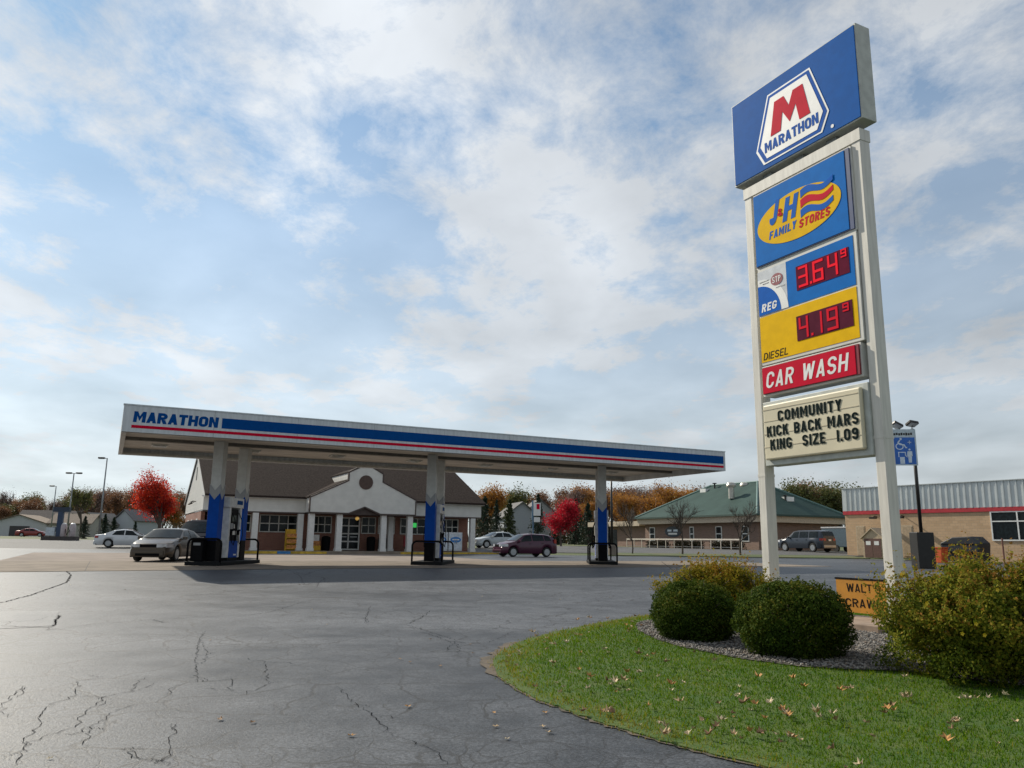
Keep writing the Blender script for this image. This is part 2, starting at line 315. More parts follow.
def asphalt_mat(name, base, light, crack=True, rough=(.42, .62)):
    m = bpy.data.materials.new(name); m.use_nodes = True; t = m.node_tree; b = t.nodes['Principled BSDF']; N = t.nodes.new; L = t.links.new
    c = N('ShaderNodeTexCoord')
    big = N('ShaderNodeTexNoise'); big.inputs['Scale'].default_value = .16; big.inputs['Detail'].default_value = 6; big.inputs['Roughness'].default_value = .6; big.inputs['Distortion'].default_value = .8
    mpn = N('ShaderNodeMapping'); mpn.inputs['Rotation'].default_value[2] = R(-20); mpn.inputs['Scale'].default_value = (.45, 1.6, 1); L(c.outputs['Object'], mpn.inputs[0]); L(mpn.outputs[0], big.inputs['Vector'])
    fine = N('ShaderNodeTexNoise'); fine.inputs['Scale'].default_value = 48; fine.inputs['Detail'].default_value = 5; fine.inputs['Roughness'].default_value = .75; L(c.outputs['Object'], fine.inputs['Vector'])
    med = N('ShaderNodeTexNoise'); med.inputs['Scale'].default_value = 2.2; med.inputs['Detail'].default_value = 7; L(c.outputs['Object'], med.inputs['Vector'])
    def mth(op, a, b_):
        n = N('ShaderNodeMath'); n.operation = op
        for i, q in enumerate((a, b_)):
            if hasattr(q, 'links'): L(q, n.inputs[i])
            else: n.inputs[i].default_value = q
        return n.outputs[0]
    s = mth('ADD', mth('ADD', mth('MULTIPLY', big.outputs['Fac'], .46), mth('MULTIPLY', med.outputs['Fac'], .24)), mth('MULTIPLY', fine.outputs['Fac'], .30))
    r = N('ShaderNodeValToRGB'); r.color_ramp.elements[0].position = .42; r.color_ramp.elements[0].color = (*base, 1); r.color_ramp.elements[1].position = .59; r.color_ramp.elements[1].color = (*light, 1); L(s, r.inputs[0])
    ag = N('ShaderNodeTexVoronoi'); ag.inputs['Scale'].default_value = 62; L(c.outputs['Object'], ag.inputs['Vector'])
    ag2 = N('ShaderNodeSeparateColor'); L(ag.outputs['Color'], ag2.inputs[0]); agm = N('ShaderNodeMapRange'); L(ag2.outputs[0], agm.inputs['Value']); agm.inputs['To Min'].default_value = .5; agm.inputs['To Max'].default_value = 1.55
    agx = N('ShaderNodeVectorMath'); agx.operation = 'SCALE'; L(r.outputs[0], agx.inputs[0]); L(agm.outputs[0], agx.inputs['Scale'])
    colr = agx.outputs[0]; height = mth('MULTIPLY', fine.outputs['Fac'], .8)
    if crack:
        dn = N('ShaderNodeTexNoise'); dn.inputs['Scale'].default_value = 1.1; dn.inputs['Detail'].default_value = 6; L(c.outputs['Object'], dn.inputs['Vector'])
        vm = N('ShaderNodeVectorMath'); vm.operation = 'MULTIPLY_ADD'; L(dn.outputs['Color'], vm.inputs[0]); vm.inputs[1].default_value = (.9, .9, 0); L(c.outputs['Object'], vm.inputs[2])
        vo = N('ShaderNodeTexVoronoi'); vo.feature = 'DISTANCE_TO_EDGE'; vo.inputs['Scale'].default_value = 1.0; L(vm.outputs[0], vo.inputs['Vector'])
        ln = N('ShaderNodeMapRange'); L(vo.outputs['Distance'], ln.inputs['Value']); ln.inputs['From Min'].default_value = .006; ln.inputs['From Max'].default_value = .017; ln.inputs['To Min'].default_value = 1; ln.inputs['To Max'].default_value = 0
        mk = N('ShaderNodeTexNoise'); mk.inputs['Scale'].default_value = .35; mk.inputs['Detail'].default_value = 3; L(c.outputs['Object'], mk.inputs['Vector'])
        mr = N('ShaderNodeMapRange'); L(mk.outputs['Fac'], mr.inputs['Value']); mr.inputs['From Min'].default_value = .36; mr.inputs['From Max'].default_value = .48
        vo2 = N('ShaderNodeTexVoronoi'); vo2.feature = 'DISTANCE_TO_EDGE'; vo2.inputs['Scale'].default_value = 3.4; L(vm.outputs[0], vo2.inputs['Vector'])
        ln2 = N('ShaderNodeMapRange'); L(vo2.outputs['Distance'], ln2.inputs['Value']); ln2.inputs['From Min'].default_value = .006; ln2.inputs['From Max'].default_value = .035; ln2.inputs['To Min'].default_value = .9; ln2.inputs['To Max'].default_value = 0
        mk2 = N('ShaderNodeTexNoise'); mk2.inputs['Scale'].default_value = .5; mk2.inputs['Detail'].default_value = 4; L(mpn.outputs[0], mk2.inputs['Vector'])
        mr2 = N('ShaderNodeMapRange'); L(mk2.outputs['Fac'], mr2.inputs['Value']); mr2.inputs['From Min'].default_value = .44; mr2.inputs['From Max'].default_value = .54
        ck = mth('MAXIMUM', mth('MULTIPLY', ln.outputs[0], mr.outputs[0]), mth('MULTIPLY', ln2.outputs[0], mr2.outputs[0]))
        mxn = N('ShaderNodeMix'); mxn.data_type = 'RGBA'; L(mth('MULTIPLY', ck, .95), mxn.inputs['Factor']); L(colr, mxn.inputs['A']); mxn.inputs['B'].default_value = (.012, .012, .012, 1); colr = mxn.outputs['Result']
        height = mth('SUBTRACT', height, mth('MULTIPLY', ck, .12))
    b.inputs['Specular IOR Level'].default_value = .4
    L(colr, b.inputs['Base Color'])
    rr = N('ShaderNodeMapRange'); L(s, rr.inputs['Value']); rr.inputs['From Min'].default_value = .35; rr.inputs['From Max'].default_value = .65; rr.inputs['To Min'].default_value = rough[0]; rr.inputs['To Max'].default_value = rough[1]; L(rr.outputs[0], b.inputs['Roughness'])
    bp = N('ShaderNodeBump'); bp.inputs['Distance'].default_value = .012; bp.inputs['Strength'].default_value = .55; L(height, bp.inputs['Height']); L(bp.outputs[0], b.inputs['Normal'])
    return m
ASPH = asphalt_mat('asphalt', (.015, .018, .022), (.088, .096, .108), rough=(.42, .66))
# the parking lot is one asphalt sheet out to 62 m; beyond it fields reach the horizon
struct(sheet('parking_lot', [(-75, -30), (60, -30), (60, 61.5), (-75, 61.5)], ASPH, 0))
pp = [ground(*q) for q in ((-40, 612), (59, 611), (52, 627), (-40, 630))]; struct(sheet('asphalt_patch', [(p.x, p.y) for p in pp], asphalt_mat('patch_asphalt', (.034, .037, .042), (.13, .135, .14), crack=False), .004))
FIELD = mat('field_grass', (.055, .085, .02), .9, col2=(.10, .10, .035), scale=.4, detail=8)
FARASPH = asphalt_mat('far_asphalt', (.06, .06, .06), (.105, .104, .102), crack=False, rough=(.7, .85))
struct(sheet('field', [(-1500, 61.5), (1500, 61.5), (1500, 2400), (-1500, 2400)], FIELD, -.03))
struct(sheet('side_parking_lot', [(-75, 61.5), (-3.5, 61.5), (-3.5, 71), (-22, 96), (-75, 96)], FARASPH, .004))
struct(sheet('side_road', [(-3, 65.9), (60, 65.9), (60, 71), (60, 78.5), (27, 78.5), (9, 96), (-3, 96)], FARASPH, .008))
struct(sheet('left_field', [(-1500, -30), (-75, -30), (-75, 61.5), (-1500, 61.5)], FIELD, -.03))
struct(sheet('right_field', [(60, -30), (1500, -30), (1500, 61.5), (60, 61.5)], FIELD, -.03))

def gridpt(s, t): p = Vector((-13.24, 26.64, 0))+AX*s+PE*t; return (p.x, p.y)
# concrete pad under the canopy: separate slabs with open joints
pad = struct(sheet('concrete_pad', [gridpt(-9, -.35), gridpt(33, -.35), gridpt(33, 9.2), gridpt(-9, 9.2)], mat('joint_filler', (.08, .075, .07), .9), .006))
for i in range(10):
    for j in range(2):
        a, b_ = -9+i*4.2+.012, -9+(i+1)*4.2-.012; c_, d_ = -.35+j*4.775+.012, -.35+(j+1)*4.775-.012
        sl = sheet('slab', [gridpt(a, c_), gridpt(b_, c_), gridpt(b_, d_), gridpt(a, d_)], CONC, .012, pad)
apron = struct(sheet('store_apron', [gridpt(-4, 9.25), gridpt(19.5, 9.25), gridpt(19.5, 27.5), gridpt(-4, 27.5)], mat('apron_concrete', (.24, .20, .17), .9, spec=.15, var=.15, scale=.8, detail=8), .006))
# long cracks and the edge of an old patch, traced on the asphalt
CRK = mat('crack_filler', (.012, .012, .013), 1.0, spec=0)
Z6 = lambda x, y: (x*.508, 560+y*.507)
cracks = [[(290, 230), (255, 260), (215, 270), (180, 290), (155, 310), (150, 330), (100, 345), (60, 360), (30, 385), (0, 388)],
 [(205, 232), (155, 240), (145, 270), (100, 285), (75, 310), (80, 330), (50, 350), (45, 375), (35, 405)], [(335, 325), (345, 340), (330, 365), (328, 408)],
 [(250, 372), (275, 392), (300, 398)], [(395, 160), (410, 185), (400, 205), (370, 212)], [(385, 190), (390, 240), (340, 250)], [(665, 250), (700, 285), (740, 310), (760, 340), (800, 355), (860, 380), (880, 405)],
 [(470, 112), (530, 103), (590, 85), (620, 78)], [(0, 85), (60, 70), (130, 45), (140, 30), (125, 18)], [(0, 131), (60, 132), (105, 131), (118, 109)], [(0, 122), (22, 121)], [(250, 80), (400, 68), (600, 48), (640, 44)],
 [(170, 370), (175, 330), (225, 300)], [(520, 200), (530, 245)], [(830, 142), (880, 160), (920, 165), (960, 164), (1015, 140)], [(0, 290), (30, 265), (45, 250)], [(720, 125), (800, 128), (900, 160)], [(420, 240), (460, 236), (455, 260)], [(560, 18), (600, 30), (640, 36), (800, 40)], [(90, 140), (180, 128), (300, 118), (420, 112)]]
zc2 = []
for pl in cracks:
    for q_ in range(random.randint(1, 4)):
        a_ = random.choice(pl); th_ = random.uniform(0, 6.28); l_ = random.uniform(18, 60); b2 = [a_]
        for k_ in range(4): th_ += random.uniform(-.6, .6); b2.append((b2[-1][0]+l_/4*math.cos(th_)*1.5, b2[-1][1]+l_/4*math.sin(th_)*.6))
        zc2.append([p for p in b2 if 5 < p[1] < 405])
for k, pl in enumerate(cracks+[c_ for c_ in zc2 if len(c_) > 2]):
    g = [ground(*Z6(*p)) for p in pl]; pts = []
    for a, b_ in zip(g[:-1], g[1:]):
        n = max(2, int((b_-a).length/.055))
        for i in range(n):
            q = a.lerp(b_, i/n)+Vector((random.gauss(0, .016), random.gauss(0, .016), 0)); pts.append(q)
    pts.append(g[-1]); mb = MB(); vs_ = []; wmax = .0032 if k not in (8, 9) else .013
    far = max(1, g[len(g)//2].y/9)
    for i, p in enumerate(pts):
        d = (pts[min(i+1, len(pts)-1)]-pts[max(i-1, 0)]); d.z = 0; d.normalize(); nrm = Vector((-d.y, d.x, 0)); wd = wmax*far**.4*random.uniform(.3, 1.2)*(min(1, (i+1)/3, (len(pts)-i)/3))
        for sgn in (-1, 1): q = p+nrm*wd*sgn; vs_.append((q.x, q.y, gz(q.y)+.005))
    mb.add(vs_, [(2*i, 2*i+1, 2*i+3, 2*i+2) for i in range(len(pts)-1)]); tag(mb.build('crack', CRK, bpy.data.objects['parking_lot']), None)

# ------------------------------------------------------------------ lawn island with planting bed
isl_px = [(650, 616), (625, 619), (600, 624), (580, 628), (560, 632), (540, 637), (520, 643), (508, 649), (500, 654), (493, 663), (503, 680), (515, 688), (530, 697), (550, 705), (570, 713), (595, 722), (620, 730), (650, 739), (680, 748), (720, 758), (765, 769)]
isl0 = [(p.x, p.y) for p in (ground(*q) for q in isl_px)]; isl = []
for i_ in range(len(isl0)-1):
    p0, p1, p2, p3 = [np.array(isl0[min(max(i_+k_, 0), len(isl0)-1)]) for k_ in (-1, 0, 1, 2)]
    for t_ in (0, .2, .4, .6, .8):
        q_ = .5*((2*p1)+(p2-p0)*t_+(2*p0-5*p1+4*p2-p3)*t_**2+(3*p1-p0-3*p2+p3)*t_**3)+RNG.normal(0, .013, 2); isl.append((float(q_[0]), float(q_[1])))
isl.append(isl0[-1])
isl_full = isl+[(2.4, 4.6), (4.5, 3.4), (14, 3.4), (15, 12), (13, 16.6), (8, 16.9), (4.6, 16.3)]
def inpoly(X, Y, poly):
    r_ = np.zeros(len(X), bool); n = len(poly)
    for i in range(n):
        (x1, y1), (x2, y2) = poly[i], poly[(i+1) % n]
        c_ = ((y1 > Y) != (y2 > Y)) & (X < (x2-x1)*(Y-y1)/(y2-y1+1e-12)+x1); r_ ^= c_
    return r_
def polydist(X, Y, poly):
    d = np.full(len(X), 1e9); P = np.stack([X, Y], 1)
    for i in range(len(poly)-1):
        a, b_ = np.array(poly[i]), np.array(poly[i+1]); ab = b_-a; t_ = np.clip(((P-a)@ab)/(ab@ab+1e-12), 0, 1); d = np.minimum(d, np.linalg.norm(P-(a+t_[:, None]*ab), axis=1))
    return d
SOILG = mat('lawn_thatch', (.035, .085, .006), .95, col2=(.075, .11, .015), scale=5, bump=.6, bscale=50, detail=7)
struct(sheet('lawn', isl_full, SOILG, .018, thick=.05))
DIRT = mat('edge_dirt', (.13, .10, .07), .95, col2=(.07, .06, .045), scale=9, bump=.6, bscale=80)
# worn sandy edge around the lawn
mb = MB(); vs_ = []
for i, (x, y) in enumerate(isl):
    a, b_ = Vector(isl[max(i-1, 0)]), Vector(isl[min(i+1, len(isl)-1)]); d = (b_-a).normalized(); nrm = Vector((d.y, -d.x))
    if nrm.dot(Vector((x-5, y-9))) < 0: nrm = -nrm
    wd = random.uniform(.005, .045)+(random.uniform(.06, .15) if 30 <= i <= 48 else 0)
    vs_ += [(x-nrm.x*.06, y-nrm.y*.06, gz(y)+.012), (x+nrm.x*wd, y+nrm.y*wd, gz(y+nrm.y*wd)+.0075)]
struct(mb.add(vs_, [(2*i, 2*i+1, 2*i+3, 2*i+2) for i in range(len(isl)-1)]).build('lawn_edge', DIRT))
bed_px = [(638, 632), (655, 641), (680, 649), (710, 655), (740, 661), (770, 665), (800, 669), (850, 672), (905, 674)]
bed = [(p.x, p.y) for p in (ground(*q) for q in bed_px)]+[(5.1, 8.2), (6.5, 8.3), (7.6, 10.5), (6.6, 13.4), (5.6, 14.3), (4.0, 14.6), (2.6, 14.0), (2.05, 13.2)]
struct(sheet('planting_bed', bed, mat('bed_soil', (.10, .088, .075), .95, var=.3, scale=8, bump=.5), .03))
# grass blades
n = 520000; gx = RNG.uniform(-.6, 12, n); gy = 3.6+13.4*RNG.uniform(0, 1, n)**1.9
k = inpoly(gx, gy, isl_full) & ~inpoly(gx, gy, bed) & (gx < gy*.75+.6); gx, gy = gx[k], gy[k]
ed = polydist(gx, gy, isl); k = RNG.uniform(0, 1, len(gx)) < np.clip(ed/.1, .5, 1); gx, gy, ed = gx[k], gy[k], ed[k]; jit = np.where(ed < .12, .045, 0); gx = gx+RNG.normal(0, 1, len(gx))*jit; gy = gy+RNG.normal(0, 1, len(gy))*jit
patch = np.sin(gx*2.1+gy*1.3)*np.sin(gy*2.7-gx*.9)*.5+RNG.normal(0, .25, len(gx))
nb = len(gx); gzv = np.interp(gy, GY, GZ)+.01; hgt = RNG.uniform(.012, .036, nb)*RNG.choice([.7, 1, 1.25], nb)*(1+.15*patch)*(1+gy*.015); wd = RNG.uniform(.0016, .0032, nb)*(1+gy*.14)
an = RNG.uniform(0, 6.283, nb); ln = RNG.uniform(.1, .85, nb)*hgt; la = RNG.uniform(0, 6.283, nb)
B = np.stack([gx, gy, gzv], 1); S = np.stack([np.cos(an)*wd, np.sin(an)*wd, 0*wd], 1); T = np.stack([np.cos(la)*ln, np.sin(la)*ln, hgt], 1)
V = np.stack([B-S, B+S, B+S*.7+T*.55-np.array([0, 0, .15])*hgt[:, None]*.3, B+T], 1).reshape(-1, 3)
GRASS = leafmat('grass_blade', [(.024, .070, .002), (.062, .152, .002), (.145, .220, .005), (.30, .21, .04)], trans=.42, rough=.6, spec=.08)
gr = np.clip(.42+.2*patch+RNG.normal(0, .16, nb)+np.where(ed < .55, .42*(1-ed/.55), 0), 0, 1)
go = link('grass', fast_mesh('grass', V, np.arange(4*nb).reshape(-1, 4)[:, [0, 1, 2, 3]], gr)); go.data.materials.append(GRASS)
tag(go, 'short green lawn grass covering the island around the pole sign', 'grass', kind='stuff')
# gravel
base = bmesh.new(); bmesh.ops.create_icosphere(base, subdivisions=1, radius=1); bv = np.array([v.co[:] for v in base.verts]); bf = np.array([[v.index for v in f.verts] for f in base.faces]); base.free()
n = 52000; gx = RNG.uniform(1.7, 7.6, n); gy = RNG.uniform(8, 14.6, n); k = inpoly(gx, gy, bed); gx, gy = gx[k][:24000], gy[k][:24000]; nb = len(gx)
sz = RNG.uniform(.006, .017, nb); sc3 = np.stack([sz*RNG.uniform(.8, 1.4, nb), sz*RNG.uniform(.8, 1.4, nb), sz*.7], 1)
V = (bv[None]*(1+RNG.normal(0, .12, (nb, len(bv), 1))))*sc3[:, None, :]+np.stack([gx, gy, np.interp(gy, GY, GZ)+.035+RNG.uniform(0, .012, nb)], 1)[:, None, :]
F = (bf[None]+np.arange(nb)[:, None, None]*len(bv)).reshape(-1, 3)
GRV = leafmat('gravel_stone', [(.07, .065, .06), (.19, .18, .165), (.32, .30, .27), (.22, .17, .13)], trans=0, rough=.8)
gv = link('gravel', fast_mesh('gravel', V.reshape(-1, 3), F, np.repeat(RNG.uniform(0, 1, nb), len(bf)))); gv.data.materials.append(GRV)
tag(gv, 'pale grey gravel mulch round the shrubs and sign posts', 'gravel', kind='stuff')
# fallen leaves (each one a thing; alike, so they share label and group)
LEAFM = [mat('dry_leaf_tan', (.46, .33, .18), .8, var=.3, scale=30), mat('dry_leaf_brown', (.27, .16, .08), .8, var=.3, scale=30), mat('dry_leaf_orange', (.46, .24, .07), .8, var=.3, scale=30), mat('dry_leaf_pale', (.58, .47, .30), .8, var=.3, scale=30)]
lm = []
for k in range(8):
    rr_ = random.Random(k); vs_ = [(0, 0, .012)]; m_ = 10
    for i in range(m_):
        a = 2*math.pi*i/m_; q = (1 if i % 2 == 0 else .5)*(1.15 if i == 0 else .9)*rr_.uniform(.8, 1.1); vs_.append((q*math.cos(a)*.045, q*math.sin(a)*.036, .012+rr_.uniform(-.006, .022)+(.016 if i % 2 == 0 else 0)))
    me = MB().add(vs_, [(0, i+1, (i+1) % m_+1) for i in range(m_)]).mesh('fallen_leaf'); me.materials.append(LEAFM[k % 4]); lm.append(me)
def drop(x, y, z, sc_, k, where, grp, flat=1):
    o = link('fallen_leaf', lm[k]); o.location = (x, y, z); o.rotation_euler = (random.uniform(-.35, .35), random.uniform(-.35, .35), random.uniform(0, 6.28)); o.scale = (sc_, sc_, sc_*flat)
    if flat < 1: o.rotation_euler[0] *= .15; o.rotation_euler[1] *= .15
    tag(o, where, 'leaf', grp)
Z5 = lambda x, y: (480+x*.531, 560+y*.531)
lawn_leaves = [(300, 188), (315, 192), (240, 240), (255, 242), (270, 240), (275, 225), (205, 232), (235, 180), (240, 300), (435, 345), (455, 318), (570, 298), (580, 302), (640, 312), (635, 298), (545, 283), (520, 285), (490, 268), (440, 200), (590, 236), (525, 232), (490, 252), (380, 282), (420, 318), (405, 185), (350, 205), (430, 222), (525, 345), (510, 340), (728, 322), (770, 296), (780, 299), (700, 254), (692, 255), (895, 318), (905, 322), (888, 325), (880, 358), (935, 274), (920, 276), (990, 268), (1010, 320), (805, 272), (180, 150), (160, 165), (140, 205), (205, 115), (240, 118), (665, 305), (672, 318), (802, 232), (580, 310), (360, 248), (300, 225), (585, 352), (445, 330), (610, 250), (100, 145), (185, 120), (500, 285), (480, 345), (345, 345)]
for k, q in enumerate(lawn_leaves):
    p = ground(*Z5(*q)); drop(p.x, p.y, p.z+.05, random.uniform(.9, 1.5), random.randrange(8), 'dry fallen leaf lying on the green lawn island', 'fallen leaves on the lawn')
for k in range(26):
    q_ = random.choice(lawn_leaves); p = ground(*Z5(q_[0]+random.gauss(0, 9), q_[1]+random.gauss(0, 4))); drop(p.x, p.y, p.z+.05, random.uniform(.7, 1.3), random.randrange(8), 'dry fallen leaf lying on the green lawn island', 'fallen leaves on the lawn')
for k in range(90):
    t_ = random.random(); i = random.randrange(len(isl)-1); p = Vector(isl[i]).lerp(Vector(isl[i+1]), t_); x = p.x+abs(random.gauss(0, .9)); y = p.y+random.gauss(0, .25)
    if inpoly(np.array([x]), np.array([y]), isl_full)[0]: drop(x, y, gz(y)+.042, random.uniform(.45, 1.1), random.randrange(8), 'dry fallen leaf lying on the green lawn island', 'fallen leaves on the lawn')
road_px = [(220, 721), (351, 737), (253, 724), (50, 760), (408, 708), (494, 714), (496, 728), (507, 740), (545, 714), (543, 728), (549, 734), (410, 663), (440, 667), (473, 654), (400, 660), (470, 645), (327, 625), (440, 592), (482, 597), (312, 610), (210, 641), (610, 598), (380, 590), (300, 585), (560, 600), (430, 640), (70, 585), (125, 590)]
for q in road_px: p = ground(*q); drop(p.x, p.y, p.z+.006, random.uniform(.6, 1.05), random.randrange(8), 'dry fallen leaf lying on the dark asphalt lot', 'fallen leaves on the asphalt', .45)

# ================================================================== POLE SIGN
QP = ground(900, 632); SA = GA-90
sign = thing('pole_sign', 'tall white two-post fuel station pole sign with price panels', 'sign', QP+PE*2.87, R(SA)); sign.location.z = gz(QP.y)+.03
def S2(u, v):      # pixel -> local x (left to right), z on the sign's front plane
    d = ray(u, v); n_ = np.array([AX.x, AX.y, 0]); C = np.array([0, 0, EYE]); t_ = np.dot(np.array(QP)-C, n_)/np.dot(d, n_); P = C+t_*d
    return 2.87-((P[0]-QP.x)*PE.x+(P[1]-QP.y)*PE.y), P[2]-sign.location.z
def rect(tl, bl, tr, br):
    a, b_, c_, d_ = S2(*tl), S2(*bl), S2(*tr), S2(*br); return ((a[0]+b_[0])/2, (c_[0]+d_[0])/2, (b_[1]+d_[1])/2, (a[1]+c_[1])/2)
POST = mat('post_white', (.60, .575, .51), .55, var=.10, scale=3, stretch=(5, 5, .5), detail=7); CAB = mat('cabinet_white', (.56, .55, .50), .5, var=.08, scale=3); GREYC = mat('cabinet_grey', (.20, .21, .20), .5, metal=.2)
for x0 in (0.0, 2.67):
    p = box('post', POST, sign, x0, x0+.19, 0, .24, 0, 8.30, bevel=.012)
    box('weld_band', POST, p, x0-.004, x0+.194, -.004, .244, 3.0 if x0 else 2.55, 3.05 if x0 else 2.6)
    box('base_plate', GREYC, p, x0-.08, x0+.28, -.08, .38, -.02, .04)
box('top_beam', POST, sign, -.02, 2.87, -.015, .255, 8.28, 8.50)
MBL = mat('marathon_blue', (.001, .095, .36), .6, var=.05, spec=.05)
mc = box('brand_cabinet', mat('cabinet_olive', (.42, .43, .38), .5, var=.1), sign, -.24, 2.96, -.09, .27, 8.75, 10.61, bevel=.01); mc.location = (.04, .03, -.13)
box('neck', GREYC, sign, .5, .72, .05, .2, 8.50, 8.68); box('neck', GREYC, sign, 1.32, 1.54, .05, .2, 8.50, 8.68); box('neck', GREYC, sign, 2.1, 2.32, .05, .2, 8.50, 8.68)
bf_ = box('brand_face', MBL, mc, -.21, 2.93, -.105, -.09, 8.78, 10.58, bevel=.006)
Z1 = lambda x, y: (720+x*.2473, 10+y*.2473)
hexp = [S2(*Z1(*q)) for q in [(197, 320), (368, 226), (443, 362), (422, 485), (180, 602), (150, 515)]]
cx = sum(p[0] for p in hexp)/6; cz = sum(p[1] for p in hexp)/6
# regularise: flat top and bottom, the side corners below the middle
hw = (hexp[2][0]-hexp[5][0])/2; xm = (hexp[2][0]+hexp[5][0])/2; zt = (hexp[0][1]+hexp[1][1])/2; zb = (hexp[3][1]+hexp[4][1])/2; tw = (hexp[1][0]-hexp[0][0])/2
def hexa(s): 
    zm = (zt+zb)/2; H = (zt-zb)/2*s
    pts = [(-tw*1.0, H), (-hw, -H*.52), (-hw*.80, -H), (hw*.80, -H), (hw, -H*.52), (tw*1.0, H)]
    return [(xm+x*s, zm+z) for x, z in pts]
MB().prism_xz(hexa(1.0), -.113, -.105).build('emblem_border', WHITE, mc); MB().prism_xz(hexa(.95), -.117, -.113).build('emblem_line', BLUE, mc); MB().prism_xz(hexa(.86), -.122, -.117).build('emblem_field', WHITE, mc)
a = rect(Z1(218, 358), Z1(195, 495), Z1(345, 283), Z1(386, 402)); x0, x1, z0, z1 = a; H = z1-z0; W = x1-x0
x0 = xm-W*.5; x1 = xm+W*.5
mpts = [(0, 0), (.26, 0), (.33, .55), (.5, .12), (.67, .55), (.74, 0), (1, 0), (.86, 1), (.62, 1), (.5, .62), (.38, 1), (.14, 1)]
MB().prism_xz([(x0+p*W, z0+q*H) for p, q in mpts], -.128, -.122).build('emblem_letter', RED, mc)
a = rect(Z1(186, 515), Z1(186, 556), Z1(402, 406), Z1(402, 450)); heavy_text('MARATHON', xm-(a[1]-a[0])/2, xm+(a[1]-a[0])/2, a[2], a[3], -.122, BLUE, mc, stem=.33, gap=.14)
d_ = S2(*Z1(458, 451)); MB().lathe([(.035, 0), (.035, .006)], (d_[0], -.113, d_[1]), 'y', 12).build('trademark_dot', WHITE, mc)
# J&H cabinet
LBLU = mat('cabinet_light_blue', (.001, .145, .48), .6, var=.05, spec=.05); SYEL = mat('sign_yellow', (.78, .46, .002), .6, var=.05, spec=.05); NAVY = mat('cabinet_navy_edge', (.006, .03, .12), .4)
jh = box('store_cabinet', CAB, sign, .22, 2.63, -.05, .27, 6.71, 8.29, bevel=.006); jh.location = (.05, .02, -.05); box('store_edge', NAVY, jh, .24, 2.60, -.075, -.05, 6.74, 8.26)
box('store_face', LBLU, jh, .255, 2.50, -.083, -.075, 6.76, 8.245)
Z4 = lambda x, y: (755+x*.1042, 170+y*.1042)
el, er, et, eb = S2(*Z4(30, 550)), S2(*Z4(828, 230)), S2(*Z4(600, 78)), S2(*Z4(260, 712)); ec = ((el[0]+er[0])/2, (et[1]+eb[1])/2); ea, eh = (er[0]-el[0])/2, (et[1]-eb[1])/2
MB().prism_xz([(ec[0]+ea*math.cos(a)*1, ec[1]+eh*math.sin(a)) for a in [-2*math.pi*i/48 for i in range(48)]], -.09, -.083).build('oval_badge', SYEL, jh)
SBL = mat('sign_mid_blue', (.001, .11, .46), .6, var=.05, spec=.05)
def prect(q): return rect(*[Z4(*p) for p in q])
a = prect([(165, 300), (100, 555), (250, 262), (215, 505)]); heavy_text('J', a[0], a[1]+.04, a[2], a[3], -.09, SBL, jh, stem=.42, shear=.25)
a = prect([(275, 275), (250, 500), (450, 205), (410, 440)]); heavy_text('H', a[0], a[1], a[2], a[3]+.02, -.09, SBL, jh, stem=.34, shear=.25)
a = prect([(228, 370), (220, 445), (275, 350), (270, 428)]); text('&', a[0], a[1], a[2], a[3], -.096, RED, jh, bold=.18)
def wave(z0_, h_, m_, ph=0):
    a0, a1 = S2(*Z4(440, 330)), S2(*Z4(752, 200)); xs = np.linspace(a0[0], a1[0], 15); up_ = []; dn = []
    for i, x in enumerate(xs):
        t_ = i/14; zc_ = z0_+.055*math.sin(t_*2*math.pi+.3)+.03*t_; hh = h_*(1-.35*t_); up_.append((x+.05*(z0_-ec[1]), zc_+hh/2)); dn.append((x+.05*(z0_-ec[1]), zc_-hh/2))
    MB().prism_xz(dn+up_[::-1], -.096, -.09).build('flag_stripe', m_, jh)
wave(ec[1]+.33, .15, SBL); wave(ec[1]+.135, .15, RED); wave(ec[1]-.06, .15, SBL)
a = prect([(145, 580), (135, 655), (412, 475), (405, 560)]); text('FAMILY', a[0], a[1], a[2], a[3], -.09, SBL, jh, bold=.24, shear=.2, gap=.45)
a = prect([(425, 455), (420, 540), (735, 350), (730, 435)]); text('STORES', a[0], a[1], a[2], a[3], -.09, RED, jh, bold=.24, shear=.2, gap=.45)
# price panels
pr = box('price_cabinet', CAB, sign, .23, 2.60, -.03, .25, 4.80, 6.77, bevel=.006); pr.location = (.06, 0, -.11)
xr = .25; box('regular_face', LBLU, pr, .98, 2.52, -.038, -.03, 5.80, 6.70); box('grade_field', mat('pale_grey_face', (.50, .53, .56), .4), pr, .23, .975, -.038, -.03, 5.80, 6.70)
arc = [(.23+.62*math.sin(t_), 5.80+.60*math.cos(t_)) for t_ in np.linspace(0, math.pi/2, 14)]
MB().prism_xz([(.23, 5.80)]+[(x*1.0+.14*(x-.23)/.62+.0, 5.80+(z-5.80)*1.22) for x, z in arc][::-1], -.041, -.038).build('swoosh', WHITE, pr)
MB().prism_xz([(.23, 5.80)]+[(.23+(x-.23)*.93, z) for x, z in arc][::-1], -.044, -.041).build('grade_corner', SBL, pr)
text('REG', .30, .72, 5.86, 6.02, -.044, WHITE, pr, bold=.22, shear=.2, gap=.5)
o_ = (.73, 6.43); MB().prism_xz([(o_[0]+.155*math.cos(a), o_[1]+.12*math.sin(a)) for a in [-2*math.pi*i/28 for i in range(28)]], -.044, -.038).build('badge', mat('badge_maroon', (.22, .015, .03), .4), pr)
text('STP', .62, .84, 6.37, 6.49, -.044, WHITE, pr, bold=.2)
for (x0, x1, zc_) in ((.28, .53, 6.47), (.36, .53, 6.42), (.70, .93, 6.26)): box('fine_print', GREYP, pr, x0, x1, -.041, -.038, zc_-.012, zc_+.012)
